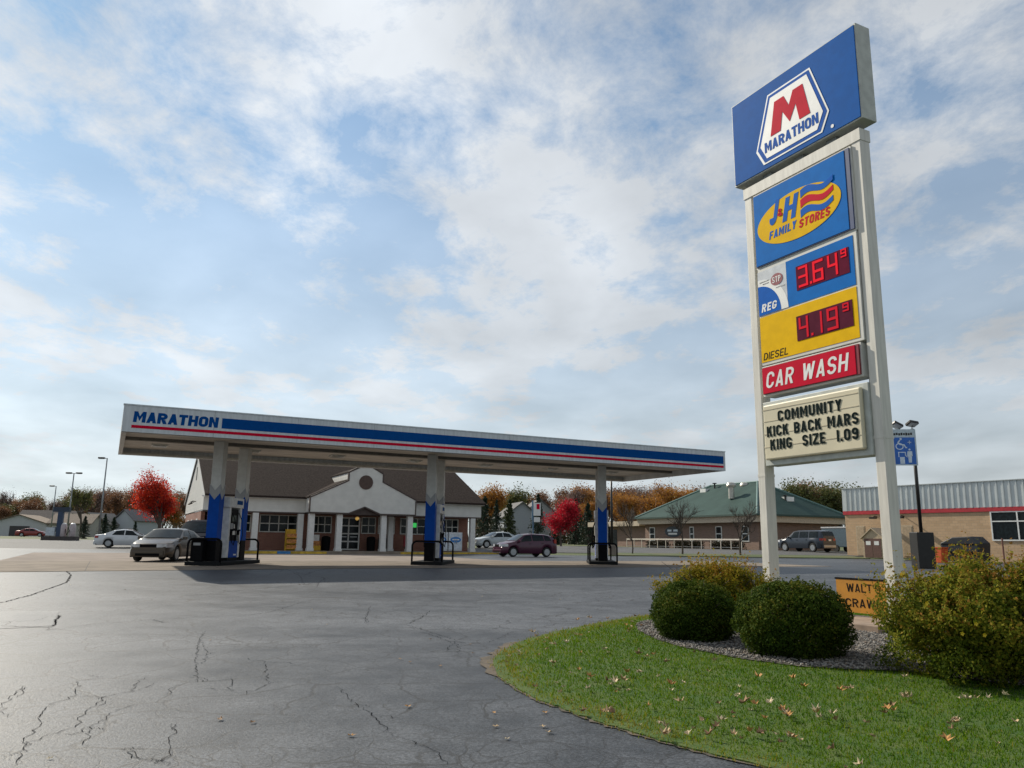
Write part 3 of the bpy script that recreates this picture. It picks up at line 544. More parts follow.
box('diesel_face', SYEL, pr, .23, 2.52, -.038, -.03, 4.86, 5.765)
text('DIESEL', .28, .93, 4.90, 5.04, -.038, BLACK, pr, bold=.13, shear=.2, gap=.4)
LEDON = mat('led_red', (.80, .008, .025), .7, emit=.22, var=.02, spec=.05); LEDBG = mat('led_window', (.13, .012, .035), .8, var=.1, spec=.04); LEDBG2 = mat('led_window_dark', (.10, .016, .035), .8, var=.1, spec=.04)
SEG = {'0': 'abcdef', '1': 'bc', '3': 'abgcd', '6': 'afgedc', '4': 'fgbc', '9': 'abfgcd', '.': 'p'}
def digit(ch, x, z, w_, h_, y, parent, m_=LEDON):
    mb = MB(); t_ = w_*.2; zm = z+h_/2
    S_ = dict(a=(x, x+w_, z+h_-t_, z+h_), d=(x, x+w_, z, z+t_), g=(x, x+w_, zm-t_/2, zm+t_/2), f=(x, x+t_, zm, z+h_), b=(x+w_-t_, x+w_, zm, z+h_), e=(x, x+t_, z, zm), c=(x+w_-t_, x+w_, z, zm), p=(x, x+t_*1.2, z, z+t_*1.2))
    for i, q in enumerate(SEG[ch]): a_ = S_[q]; mb.box(a_[0], a_[1], y-.006-.0006*i, y, a_[2], a_[3])
    mb.build('digit', m_, parent)
lw = box('led_display', LEDBG, pr, 1.22, 2.42, -.046, -.038, 6.05, 6.52); ly = -.046
for ch, x, w_, h_ in (('3', 1.28, .22, .40), ('.', 1.545, .2, .36), ('6', 1.62, .24, .40), ('4', 1.96, .22, .40)): digit(ch, x, 6.09, w_, h_, ly, lw)
lw.scale = (1, 1, 1); digit('9', 2.26, 6.36, .12, .15, ly, lw)
lw2 = box('led_display', LEDBG2, pr, 1.16, 2.42, -.046, -.038, 5.09, 5.56); LEDB = mat('led_crimson', (.66, .008, .025), .7, emit=.08, var=.02, spec=.05)
for ch, x, w_, h_ in (('4', 1.22, .22, .40), ('.', 1.50, .2, .36), ('1', 1.56, .20, .40), ('9', 1.87, .24, .40)): digit(ch, x, 5.12, w_, h_, ly, lw2, LEDB)
digit('9', 2.22, 5.38, .13, .15, ly, lw2, LEDB)
# car wash
cw = box('car_wash_cabinet', CAB, sign, .30, 2.60, -.05, .25, 4.07, 4.66, bevel=.006); box('car_wash_edge', mat('dark_red_edge', (.2, .005, .015), .4), cw, .33, 2.57, -.085, -.05, 4.11, 4.63)
box('car_wash_face', RED, cw, .345, 2.50, -.095, -.085, 4.12, 4.62); text('CAR WASH', .42, 2.38, 4.21, 4.52, -.095, WHITE, cw, bold=.19, shear=.18, gap=.42)
for z_ in (4.75, 3.97): box('bracket', GREYC, sign, 2.6, 2.67, .08, .2, z_-.06, z_+.06)
# letter board
CREAM = mat('letter_board_cream', (.60, .54, .38), .5, var=.05, scale=2); lb = box('letter_board', mat('board_frame', (.44, .46, .42), .5), sign, .26, 2.668, -.04, .27, 2.74, 3.96, bevel=.008)
box('board_face', CREAM, lb, .33, 2.57, -.12, -.04, 2.84, 3.89, bevel=.03)
for z_ in (3.08, 3.325, 3.57, 3.79): box('letter_rail', mat('board_rail', (.46, .40, .28), .5), lb, .33, 2.52, -.126, -.12, z_-.007, z_+.007)
LET = mat('board_letter', (.006, .014, .014), .8, spec=.05)
Z7 = lambda x, y: (760+x*.1628, 345+y*.1628)
for body, q in (('COMMUNITY', [(125, 402), (128, 468), (525, 345), (525, 415)]), ('KICK BACK MARS', [(58, 502), (64, 568), (628, 420), (628, 492)]), ('KING  SIZE  1.09', [(80, 582), (84, 648), (628, 513), (628, 585)])):
    a = rect(*[Z7(*p) for p in q]); a = (a[0]+.05, a[1]+.03, a[2], a[3])
    text(body, a[0], a[1], a[2], a[3], -.1265, LET, lb, bold=.23, depth=.003, gap=.5)
# concrete footing and the small orange board at the foot of the sign
tag(box('sign_footing', mat('slab_tan', (.27, .20, .15), .9, var=.2, scale=4), None, 0, 3.3, -.75, .6, -.15, .10, bevel=.015), 'low tan concrete slab under the pole sign posts', 'footing'); fo = bpy.data.objects['sign_footing']; fo.location = sign.location-Vector((AX.x, AX.y, 0))*.0-PE*.0; fo.rotation_euler = (0, 0, R(SA)); fo.location = sign.location+PE*.2
ORG = mat('orange_board', (.42, .18, .008), .5, var=.08)
ob = thing('yard_sign', 'small orange hand-lettered board behind the big shrub under the pole sign', 'sign', sign.location, R(SA))
box('panel', ORG, ob, 1.40, 2.62, .34, .38, .16, .70); box('edge_trim', BLACK, ob, 1.38, 2.64, .335, .385, .70, .73)
text("WALT'S", 1.62, 2.30, .50, .64, .34, BLACK, ob, bold=.15, gap=.45); text('CRAWL', 1.58, 2.30, .25, .39, .34, BLACK, ob, bold=.15, gap=.45)
for x_ in (1.5, 2.5): box('stake', BLACK, ob, x_, x_+.04, .385, .42, -.05, .7)
# ================================================================== SHRUBS
def shrub_points(n, c, rad, rng, p=2.4, lo=.55, lump=.06, flat=0):
    d = rng.normal(size=(n, 3)); d /= np.linalg.norm(d, axis=1, keepdims=True); d[:, 2] = np.where(d[:, 2] < -.85, -d[:, 2], d[:, 2])
    s = (np.abs(d)**p).sum(1)**(-1/p); ph = np.arctan2(d[:, 1], d[:, 0])
    l = 1+lump*(np.sin(ph*5+d[:, 2]*4+rad[0]*9)+np.sin(ph*9-d[:, 2]*7)*.6+np.sin(d[:, 2]*11+ph*3)*.5)
    r_ = rng.uniform(lo, 1, n)**.45
    return c+d*(s*l*r_)[:, None]*np.array(rad), d, r_
def shrub(name, label, u, v, y, rad, n, size, m_, p, lo, lump, seed, group=None, twigs=10, sprout=0):
    rng = np.random.default_rng(seed); g = ground(u, v) if v else gpx(u, y)
    t = thing(name, label, 'shrub', g, 0, group)
    P, D, q = shrub_points(n, np.array([0, 0, rad[2]*.84]), rad, rng, p, lo, lump)
    if lump > .05:      # gaps between the clumps of foliage
        g_ = np.sin(P[:, 0]*8.3+seed)*np.sin(P[:, 1]*7.1+1.3)*np.sin(P[:, 2]*9.7+.6)+.5*np.sin(P[:, 0]*17+P[:, 2]*13)*np.sin(P[:, 1]*15-P[:, 2]*11); kp = (g_ > -.16) | (q < .72); P, D, q = P[kp], D[kp], q[kp]
    if sprout:
        k = rng.integers(0, len(P), sprout); ex = rng.uniform(0, 1, (sprout, 10))*(rng.uniform(.06, .24, (sprout, 1)) if lump > .05 else .05); up_ = D[k]*.7+np.array([0, 0, .6])+rng.normal(0, .22, (sprout, 3))
        PP = (P[k][:, None, :]+up_[:, None, :]*ex[:, :, None]).reshape(-1, 3)+rng.normal(0, .012, (sprout*10, 3)); ok = D[k][:, 2] > -.1; PP = PP.reshape(sprout, 10, 3)[ok].reshape(-1, 3); DD = np.repeat(D[k][ok], 10, 0)
        P = np.concatenate([P, PP]); D = np.concatenate([D, DD]); tipn = len(PP)
    P[:, 2] = np.maximum(P[:, 2], .03)
    V, F = leaf_quads(P, size, rng, D, .7)
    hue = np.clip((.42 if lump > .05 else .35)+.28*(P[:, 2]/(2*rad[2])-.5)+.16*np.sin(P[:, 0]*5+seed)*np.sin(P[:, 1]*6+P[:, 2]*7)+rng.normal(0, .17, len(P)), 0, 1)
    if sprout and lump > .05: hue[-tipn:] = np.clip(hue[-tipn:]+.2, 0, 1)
    o = link('foliage', fast_mesh('foliage', V, F, hue), t); o.data.materials.append(m_)
    mb = MB()
    for i in range(twigs):
        a = rng.uniform(0, 6.28); e = rng.uniform(.2, .85); tip = Vector((rad[0]*e*math.cos(a), rad[1]*e*math.sin(a), rad[2]*rng.uniform(.9, 1.6))); b0 = Vector((.1*math.cos(a), .1*math.sin(a), -.04))
        mid = b0.lerp(tip, .5)+Vector((0, 0, .12)); mb.tube([b0, mid, tip], [.022, .014, .005], 5)
        for j in range(4):
            q_ = mid.lerp(tip, rng.uniform(0, .8)); mb.tube([q_, q_+Vector((rng.normal(0, .14), rng.normal(0, .14), rng.uniform(.1, .3)))], [.007, .003], 4)
    mb.build('stems', BARK, t, fix=False); return t
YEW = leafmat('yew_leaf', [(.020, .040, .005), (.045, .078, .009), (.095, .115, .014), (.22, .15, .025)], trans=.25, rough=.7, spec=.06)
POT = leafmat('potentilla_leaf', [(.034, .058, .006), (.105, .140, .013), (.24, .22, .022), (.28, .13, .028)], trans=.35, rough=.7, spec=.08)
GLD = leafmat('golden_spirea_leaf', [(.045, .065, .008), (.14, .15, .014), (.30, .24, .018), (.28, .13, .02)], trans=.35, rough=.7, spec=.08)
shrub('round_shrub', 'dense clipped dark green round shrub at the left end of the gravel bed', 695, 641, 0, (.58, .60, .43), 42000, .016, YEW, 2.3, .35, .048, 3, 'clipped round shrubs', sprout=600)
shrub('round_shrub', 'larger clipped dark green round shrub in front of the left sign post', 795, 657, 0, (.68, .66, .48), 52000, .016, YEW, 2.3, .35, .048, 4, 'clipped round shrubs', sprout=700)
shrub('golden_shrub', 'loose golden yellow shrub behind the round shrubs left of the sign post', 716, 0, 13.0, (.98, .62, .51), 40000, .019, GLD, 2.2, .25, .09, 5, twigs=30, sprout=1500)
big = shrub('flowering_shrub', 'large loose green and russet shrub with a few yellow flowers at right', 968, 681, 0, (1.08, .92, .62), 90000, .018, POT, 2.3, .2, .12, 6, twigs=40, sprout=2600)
big.location.x += .30
FLW = mat('yellow_petal', (.75, .52, .02), .5, var=.1)
for i in range(22):
    a = random.uniform(2.6, 5.6); h_ = random.uniform(.25, 1.0); p = Vector((1.1*math.cos(a)*math.sqrt(max(.05, 1-(h_-.5)**2)), .95*math.sin(a)*math.sqrt(max(.05, 1-(h_-.5)**2)), .25+h_*.95)); mb = MB()
    for k in range(5):
        b_ = 2*math.pi*k/5; mb.add([(0, 0, 0), (.016*math.cos(b_-.5), 0-.004, .016*math.sin(b_-.5)), (.022*math.cos(b_), -.006, .022*math.sin(b_)), (.016*math.cos(b_+.5), -.004, .016*math.sin(b_+.5))], [(0, 1, 2, 3)])
    o = mb.build('flower', FLW, big, fix=False); o.location = p

# ================================================================== FUEL CANOPY
can = thing('fuel_canopy', 'long white flat-roofed fuel canopy with blue and red fascia stripes', 'canopy', (-13.24, 26.64, 0), R(GA))
CL, CD, Z0, Z1_ = 26.5, 8.7, 5.02, 5.94
ffs = box('front_fascia', mat('fascia_backing', (.10, .10, .10), .7), can, 0, CL, .012, .16, Z0, Z1_)
for i in range(9): box('fascia_panel', FASCIA, ffs, i*CL/9+(.004 if i else 0), (i+1)*CL/9-.004, 0, .012, Z0, Z1_)
for nm, a in (('rear_fascia', (0, CL, CD-.16, CD)), ('end_fascia', (0, .16, .163, CD-.163)), ('end_fascia', (CL-.16, CL, .163, CD-.163))): box(nm, FASCIA, can, *a, Z0, Z1_)
box('coping', mat('coping_metal', (.45, .47, .47), .35, metal=.4), can, -.02, CL+.02, -.02, .2, Z1_, Z1_+.04)
box('roof_deck', GALV, can, .17, CL-.17, .17, CD-.17, 5.62, 5.68)
mb = MB(); yy = .165                                              # ribbed soffit pans running the length
while yy < CD-.3:
    mb.box(.165, CL-.165, yy, yy+.37, 5.30, 5.34); mb.box(.165, CL-.165, yy+.37, yy+.405, 5.33, 5.36); yy += .405
mb.build('soffit', SOFFIT, can)
box('gutter_beam', mat('soffit_beam', (.16, .15, .13), .6), can, .165, CL-.165, 3.95, 4.25, 5.18, 5.30)
box('inner_lip', mat('lip_metal', (.42, .42, .38), .5), can, .165, CL-.165, CD-.34, CD-.165, 5.03, 5.12)
for i in range(7):
    for yy in (1.3, 6.0):
        x_ = 1.2+i*3.75; lt = box('canopy_light', mat('fixture_white', (.6, .6, .56), .4), can, x_, x_+.62, yy, yy+.62, 5.24, 5.30); box('lens', mat('fixture_lens', (.42, .42, .38), .2), lt, x_+.06, x_+.56, yy+.06, yy+.56, 5.215, 5.24)
CBLUE = mat('fascia_blue', (.001, .062, .24), .6, var=.05, spec=.05)
box('blue_band', CBLUE, can, 3.2, 26.38, -.006, 0, 5.355, 5.725); box('red_stripe', RED, can, .29, 26.38, -.008, 0, 5.165, 5.265)
heavy_text('MARATHON', .32, 3.09, 5.365, 5.74, 0, CBLUE, can, stem=.36, gap=.08, shear=.06)

# pump islands: kerb, two columns each, dispenser, hoops, bin
IA = -3.5
IB = mat('island_steel', (.012, .013, .014), .7, spec=.1); COLW = mat('column_white', (.55, .56, .54), .45, var=.06)
PB = mat('pump_blue', (.002, .06, .34), .55, var=.06, spec=.1)
def column(label, loc):
    t = thing('canopy_column', label, 'column', loc, R(IA), 'canopy columns')
    h = 5.295-loc[2]; W = .205
    box('core', COLW, t, -W, W, -W, W, 0, h, bevel=.015); e = W+.012
    MB().box(-e, e, -e, e, 0, .8).build('black_base', BLACK, t)
    n_ = .34
    def wrap(z0_, zs, zp, name, m_, e_):        # wrap with a chevron top edge, low in the middle of each face
        mb = MB()
        for k in range(4):
            c_, s_ = math.cos(k*math.pi/2), math.sin(k*math.pi/2)
            pl = [(-e_, z0_[0]), (0, z0_[1]), (e_, z0_[0]), (e_, zs), (0, zp), (-e_, zs)]
            mb.add([(c_*x+s_*e_, s_*x-c_*e_, z) for x, z in pl], [(0, 1, 4, 5), (1, 2, 3, 4)])
        return mb.build(name, m_, t, fix=False)
    wrap((.8, .8), 2.62, 2.36, 'blue_wrap', PB, e); wrap((2.624, 2.364), 2.98, 2.72, 'grey_chevron', GREYP, e)
    return t
def dispenser(label, loc):
    t = thing('fuel_dispenser', label, 'fuel pump', loc, R(IA), 'fuel dispensers')
    DISPW = mat('dispenser_white', (.62, .63, .63), .4); 
    box('base', IB, t, -.30, .30, -.50, .50, 0, .12); box('lower_panel', PB, t, -.29, .29, -.46, .46, .12, .78, bevel=.01)
    box('cabinet', BLACK, t, -.25, .25, -.42, .42, .78, 2.05, bevel=.01)
    for sy in (-1, 1): box('side_pillar', DISPW, t, -.31, .31, min(sy*.46, sy*.62), max(sy*.46, sy*.62), .12, 2.1, bevel=.01)
    hd = box('header', DISPW, t, -.33, .33, -.72, .72, 2.1, 2.5, bevel=.015)
    for sx in (-1, 1):
        xx = sx*.25; f_ = lambda a, b_: (min(a, b_), max(a, b_))
        sc_ = box('screen', mat('pump_screen', (.10, .12, .11), .15), t, *f_(xx, xx+sx*.02), -.2, .2, 1.55, 1.8)
        box('keypad', GREYP, t, *f_(xx, xx+sx*.02), -.32, -.08, 1.25, 1.48); box('card_reader', WHITE, t, *f_(xx, xx+sx*.025), 0, .12, 1.28, 1.44); box('label_panel', WHITE, t, *f_(xx, xx+sx*.015), -.25, .3, 1.02, 1.18)
        for yy in (-.34, .36):
            mb = MB().tube([(sx*.30, yy, 1.9), (sx*.42, yy+.05, 1.6), (sx*.46, yy+.1, 1.0), (sx*.42, yy+.06, .6), (sx*.36, yy, .75), (sx*.31, yy, 1.05)], .018, 6); mb.build('hose', BLACK, t, smooth='all')
            nz = MB().box(*f_(sx*.26, sx*.36), yy-.03, yy+.03, 1.02, 1.22).box(*f_(sx*.33, sx*.40), yy-.02, yy+.02, 1.17, 1.24); nz.build('nozzle', BLACK, t)
        box('triangle_decal', WHITE, t, *f_(sx*.29, sx*.293), .1, .36, .2, .26)
    box('brand_plate', MATS['fascia_blue'], hd, .33, .338, .02, .58, 2.24, 2.40)
    return t
def hoop(label, loc, w_=1.3, h_=.85):
    pts = [(-w_/2, 0, -.1), (-w_/2, 0, h_-.2)]+[(-w_/2+.2-.2*math.cos(a), 0, h_-.2+.2*math.sin(a)) for a in np.linspace(.2, math.pi/2, 5)]+[(w_/2-.2+.2*math.sin(a), 0, h_-.2+.2*math.cos(a)) for a in np.linspace(0, math.pi/2-.2, 5)]+[(w_/2, 0, h_-.2), (w_/2, 0, -.1)]
    o = MB().tube(pts, .042, 10).build('guard_hoop', BLACK, None, smooth='all'); o.location = loc; o.rotation_euler = (0, 0, R(IA)); tag(o, label, 'guard rail', 'pump guard hoops'); return o
dI = Vector((-math.sin(R(IA)), math.cos(R(IA)), 0)); wI = Vector((math.cos(R(IA)), math.sin(R(IA)), 0))
FC = [Vector((-11.6, 31.5, 0))+AX*9.03*i for i in range(3)]; NM = ['left', 'middle', 'right']
for i, c_ in enumerate(FC):
    z_ = gz(c_.y)+.16; ctr = c_+dI*1.25; s_ = NM[i]
    ib = box('pump_island', IB, None, -.68, .68, -2.1, 2.1, -.2, .16, bevel=.04); ib.location = (ctr.x, ctr.y, gz(ctr.y)); ib.rotation_euler = (0, 0, R(IA)); tag(ib, f'low dark steel-edged kerb of the {s_} pump island', 'pump island', 'pump islands')
    column(f'front canopy column with blue wrap and grey chevron on the {s_} island', (c_.x, c_.y, z_)); r_ = c_+dI*2.5; column(f'rear canopy column behind the dispenser on the {s_} island', (r_.x, r_.y, z_))
    dispenser(f'blue and white fuel dispenser between the columns of the {s_} island', (ctr.x, ctr.y, z_))
    a = c_-dI*.72; hoop(f'black steel guard hoop at the near end of the {s_} island', (a.x, a.y, z_)); a = c_+dI*3.2; hoop(f'black steel guard hoop at the far end of the {s_} island', (a.x, a.y, z_), 1.2)
    if i: continue
    b_ = c_-dI*.40-wI*.36; t = thing('waste_bin', f'black waste bin before the front column of the {s_} island', 'bin', (b_.x, b_.y, z_), R(IA), 'pump island bins')
    MB().prism_xy([(-.24, -.2), (.24, -.2), (.24, .1), (-.24, .1)], 0, .78).build('body', BLACK, t, bevel=.03); MB().box(-.26, .26, -.22, .12, .78, .86).build('lid', BLACK, t, bevel=.02); box('opening', GREYP, t, -.14, .14, -.205, -.2, .6, .7)
# ================================================================== CONVENIENCE STORE
SZ = .70
st = thing('convenience_store', 'white sided convenience store with brown shingle roof and gabled entrance', 'store', (-20.99, 55.0, SZ), R(GA))
SIDE = mat('white_siding', (.60, .59, .55), .6, var=.05, scale=2, wave=('Z', 1.1)); TRIM = mat('brown_trim', (.06, .04, .033), .6); SWH = mat('store_white', (.64, .63, .60), .55, var=.05)
BRK = brickmat('store_brick', (.24, .085, .055), (.30, .12, .075), (.26, .22, .19)); SHG = mat('brown_shingle', (.024, .018, .016), .95, spec=.05, col2=(.050, .038, .033), scale=9, bump=.4, bscale=25, detail=8)
SLX, SD = 20.7, 15.0
box('floor_slab', CONC, st, -.6, SLX+.6, 2.0, SD, -.4, 0); wk = box('walkway', CONC, st, -.8, SLX+.8, -2.3, 2.0, -.4, .0, bevel=.02)
KY = mat('kerb_yellow', (.50, .33, .03), .7, var=.25, scale=4); KB = mat('kerb_blue', (.03, .18, .42), .7, var=.2)
for a, b_, m_ in ((-.8, 4.6, KY), (4.62, 5.5, KB), (5.52, 8.0, KY), (13.4, SLX+.8, KY)): box('painted_kerb', m_, wk, a, b_, -2.33, -2.301, -.3, -.02)
wl = box('front_wall', BRK, st, .4, SLX-.1, 2.0, 2.25, 0, 2.7); box('left_wall', BRK, st, -.02, .25, 2.26, SD-.2, 0, 2.7); box('right_wall', BRK, st, SLX-.35, SLX-.1, 2.26, SD-.2, 0, 2.7); box('rear_wall', BRK, st, .61, SLX-.36, SD-.45, SD-.2, 0, 2.7)
for yy in (4.2, 8.3, 11.2): box('side_door', SWH, bpy.data.objects['left_wall'], -.05, -.021, yy, yy+1.1, 0, 2.2)
for yy in (6.3, 7.7): 
    wlp = MB().tube([(-.06, yy, 3.5), (-.3, yy, 3.55), (-.4, yy, 3.45)], .03, 6).lathe([(.05, 3.3), (.14, 3.36), (.05, 3.45)], (-.4, yy, 0), 'z', 10); wlp.build('wall_lamp', DKSTEEL, st)
box('soffit', SWH, st, .1, SLX-.1, .26, SD-.1, 2.70, 2.76)
box('front_frieze', SIDE, st, -.15, SLX+.15, .0, .25, 2.70, 3.62); box('frieze_trim', TRIM, st, -.16, SLX+.16, -.03, .27, 2.60, 2.70); box('eave_trim', SWH, st, -.3, SLX+.3, -.32, .02, 3.62, 3.70)
rz = 7.2
for x0, x1 in ((-.06, .06), (SLX-.22, SLX-.1)):
    g_ = MB().prism_yz([(.26, 2.765), (SD-.1, 2.765), (SD-.1, 3.6), (SD/2, rz-.14), (.26, 3.6)], x0, x1).build('gable_wall', SIDE, st)
    box('gable_vent', mat('louvre_green', (.03, .045, .035), .6), g_, x0-.02, x0, SD/2-.3, SD/2+.3, 5.2, 6.2)
th = .14
for nm, a, b_ in (('roof_front', (-.45, 3.66), (SD/2, rz)), ('roof_rear', (SD+.45, 3.66), (SD/2, rz))):
    MB().prism_yz([a, b_, (b_[0], b_[1]+th), (a[0], a[1]+th)] if a[0] < b_[0] else [b_, a, (a[0], a[1]+th), (b_[0], b_[1]+th)], -.12, SLX+.35).build(nm, SHG, st)
    MB().prism_yz([(a[0], a[1]-.12), (b_[0], b_[1]-.12), (b_[0], b_[1]-.005), (a[0], a[1]-.005)] if a[0] < b_[0] else [(b_[0], b_[1]-.12), (a[0], a[1]-.12), (a[0], a[1]-.005), (b_[0], b_[1]-.005)], -.18, -.121).build('rake_board', SWH, st)
# gabled entrance
CX = 10.75; PY = -1.7
prof = [(-3.95, 2.72), (-1.15, 2.72), (0, 3.2), (1.15, 2.72), (3.95, 2.72), (3.95, 3.72), (1.25, 5.0), (1.25, 5.6), (.32, 6.08), (-.32, 6.08), (-1.25, 5.6), (-1.25, 5.0), (-3.95, 3.72)]
en = MB().prism_xz([(CX+x, z) for x, z in prof], PY, PY+.2).build('entrance_gable', SIDE, st)
def strip(pl, w_, y0, y1, name, m_, par):
    for (a, b_), (c_, d_) in zip(pl[:-1], pl[1:]):
        v = Vector((c_-a, d_-b_)).normalized(); n_ = Vector((-v.y, v.x))*w_
        MB().prism_xz([(CX+a, b_), (CX+c_, d_), (CX+c_+n_.x, d_+n_.y), (CX+a+n_.x, b_+n_.y)], y0, y1).build(name, m_, par)
strip([(3.95, 3.72), (1.25, 5.0)], -.10, PY-.045, PY+.19, 'gable_trim', TRIM, en); strip([(1.25, 5.03), (1.25, 5.6)], -.09, PY-.045, PY+.19, 'gable_trim', TRIM, en); strip([(1.27, 5.61), (.32, 6.1)], -.10, PY-.05, PY+.19, 'gable_trim', TRIM, en)
strip([(-1.25, 5.0), (-3.95, 3.72)], -.10, PY-.045, PY+.19, 'gable_trim', TRIM, en); strip([(-1.25, 5.6), (-1.25, 5.03)], -.09, PY-.045, PY+.19, 'gable_trim', TRIM, en); strip([(-.32, 6.1), (-1.27, 5.61)], -.10, PY-.05, PY+.19, 'gable_trim', TRIM, en); strip([(.30, 6.10), (-.30, 6.10)], -.08, PY-.04, PY+.19, 'gable_trim', TRIM, en)
strip([(-3.95, 2.6), (-1.2, 2.6)], .115, PY-.04, PY+.18, 'gable_trim', TRIM, en); strip([(1.2, 2.6), (3.95, 2.6)], .115, PY-.04, PY+.18, 'gable_trim', TRIM, en); strip([(-1.2, 2.6), (0, 3.1)], .1, PY-.05, PY+.17, 'door_gable_trim', TRIM, en); strip([(0, 3.1), (1.2, 2.6)], .1, PY-.05, PY+.17, 'door_gable_trim', TRIM, en)
strip([(-3.95, 2.72), (-3.95, 3.72)], .08, PY-.035, PY+.19, 'corner_trim', TRIM, en); strip([(3.87, 2.72), (3.87, 3.72)], -.08, PY-.035, PY+.19, 'corner_trim', TRIM, en)
MB().lathe([(.52, -.05), (.52, .0)], (CX, PY, 4.95), 'y', 28).build('round_vent', mat('vent_brown', (.075, .045, .035), .7), en)
box('inner_gable', TRIM, st, CX-1.1, CX+1.1, PY+.21, PY+.25, 2.6, 3.2)
box('entrance_side', SIDE, st, CX-3.95, CX-3.80, PY+.2, 0, 2.72, 3.7); box('entrance_side', SIDE, st, CX+3.80, CX+3.95, PY+.2, 0, 2.72, 3.7); box('entrance_soffit', SWH, st, CX-3.8, CX+3.8, PY+.26, -.04, 2.72, 2.78)
for sg in (-1, 1):
    a, b_ = ((-4.05, 3.74), (-1.25, 5.06)) if sg < 0 else ((1.25, 5.06), (4.05, 3.74))
    MB().prism_xz([(CX+a[0], a[1]), (CX+b_[0], b_[1]), (CX+b_[0], b_[1]+.1), (CX+a[0], a[1]+.1)], PY+.2, 5.2).build('entrance_roof', SHG, st)
    a, b_ = ((-1.3, 5.62), (-.0, 6.15)) if sg < 0 else ((0, 6.15), (1.3, 5.62))
    MB().prism_xz([(CX+a[0], a[1]), (CX+b_[0], b_[1]), (CX+b_[0], b_[1]+.08), (CX+a[0], a[1]+.08)], PY+.2, 6.2).build('cupola_roof', SHG, st)
    box('cupola_side', SIDE, st, *sorted((CX+sg*1.25, CX+sg*1.13)), PY+.2, 5.0, 5.0, 5.6)
for x_, y_ in ((.45, .16), (3.4, .16), (20.15, .16), (13.6, .9), (7.0, PY+.35), (9.0, PY+.35), (12.3, PY+.35), (14.35, PY+.35), (6.55, .16)):
    p = box('porch_column', SWH, st, x_-.2, x_+.2, y_-.2, y_+.2, .0, 2.6); box('column_base', SWH, p, x_-.24, x_+.24, y_-.24, y_+.24, 0, .18)
WF = mat('window_frame', (.55, .54, .50), .5)
def window(x0, x1, z0, z1, nx, nz, par, y, name='window', mt=WF, fr=.07):
    mb = MB(); mb.box(x0, x1, y-.08, y, z0, z0+fr).box(x0, x1, y-.08, y, z1-fr, z1)
    W_ = (x1-x0-fr)/nx; H_ = (z1-z0-fr)/nz
    for i in range(nx+1): mb.box(x0+i*W_, x0+i*W_+fr, y-.081, y-.001, z0+fr, z1-fr)
    for j in range(1, nz): mb.box(x0+fr, x1-fr, y-.079, y-.002, z0+j*H_, z0+j*H_+fr)
    w_ = mb.build(name, mt, par)
    for i in range(nx):
        for j in range(nz): box('pane', GLASS, w_, x0+i*W_+fr, x0+(i+1)*W_, y-.03, y-.015, z0+j*H_+fr, z0+(j+1)*H_)
    return w_
for a, b_, nx in ((1.0, 3.4, 4), (4.0, 6.75, 4), (7.75, 9.3, 3), (11.6, 12.75, 2), (12.95, 14.3, 2), (14.75, 16.9, 3), (17.6, 19.7, 4)): window(a, b_, 1.28, 2.55, nx, 2, st, 2.0)
dr = window(9.75, 11.5, .04, 2.5, 2, 4, st, 2.0, 'entrance_door', SWH, .1); box('push_bar', CHROME, dr, 10.0, 10.5, 1.88, 1.92, 1.0, 1.06); box('push_bar', CHROME, dr, 10.75, 11.3, 1.88, 1.92, 1.0, 1.06)
# porch things
def stp(x, y, z=0): p = Vector((-20.99, 55.0, SZ))+AX*x+PE*y; p.z += z; return p
t = thing('pendant_lamp', 'round amber lamp hanging under the entrance gable', 'lamp', stp(10.45, -.9, 2.35), R(GA)); MB().tube([(0, 0, .1), (0, 0, .4)], .015, 6).build('rod', DKSTEEL, t); MB().lathe([(.05, -.14), (.15, -.05), (.15, .05), (.05, .12)], (0, 0, 0), 'z', 14).build('globe', mat('amber_globe', (.75, .45, .12), .4, emit=.35), t)
for k, x_ in enumerate((17.75, 19.0)):
    t = thing('ice_freezer', ('white ice freezer with blue oval label, nearer the middle window', 'white ice freezer with blue oval label, beside the right porch column')[k], 'freezer', stp(x_, 1.1), R(GA), 'ice freezers on the porch')
    box('cabinet', mat('freezer_white', (.66, .68, .70), .4), t, -.58, .58, -.35, .4, .05, 1.5, bevel=.02)
    for s_ in (-1, 1): d_ = box('door', mat('freezer_door', (.6, .66, .72), .4), t, min(s_*.02, s_*.55), max(s_*.02, s_*.55), -.38, -.35, .15, 1.38, bevel=.01); box('handle', CHROME, d_, *sorted((s_*.06, s_*.1)), -.42, -.38, .6, .95)
    MB().lathe([(.36, 0), (.36, .012)], (0, 0, 0), 'y', 24).build('label_oval', mat('label_blue', (.02, .2, .55), .4), t).matrix_basis = Matrix.Translation((0, -.395, .92)) @ Matrix.Diagonal((1.25, 1, .62, 1))
    box('label_band', WHITE, t, -.3, .3, -.402, -.396, .88, .98)
t = thing('display_rack', 'tall yellow merchandise rack on the walkway left of the entrance', 'rack', stp(6.05, .3), R(GA))
box('back_panel', YEL, t, -.42, .42, .1, .15, 0, 1.5); box('side', YEL, t, -.45, -.42, -.3, .15, 0, 1.5); box('side', YEL, t, .42, .45, -.3, .15, 0, 1.5)
for z_ in (.1, .5, .9): sh = box('shelf', YEL, t, -.42, .42, -.3, .1, z_, z_+.03); box('goods', mat('goods_orange', (.5, .2, .05), .6, var=.4, scale=9), sh, -.38, .38, -.25, .08, z_+.03, z_+.28)
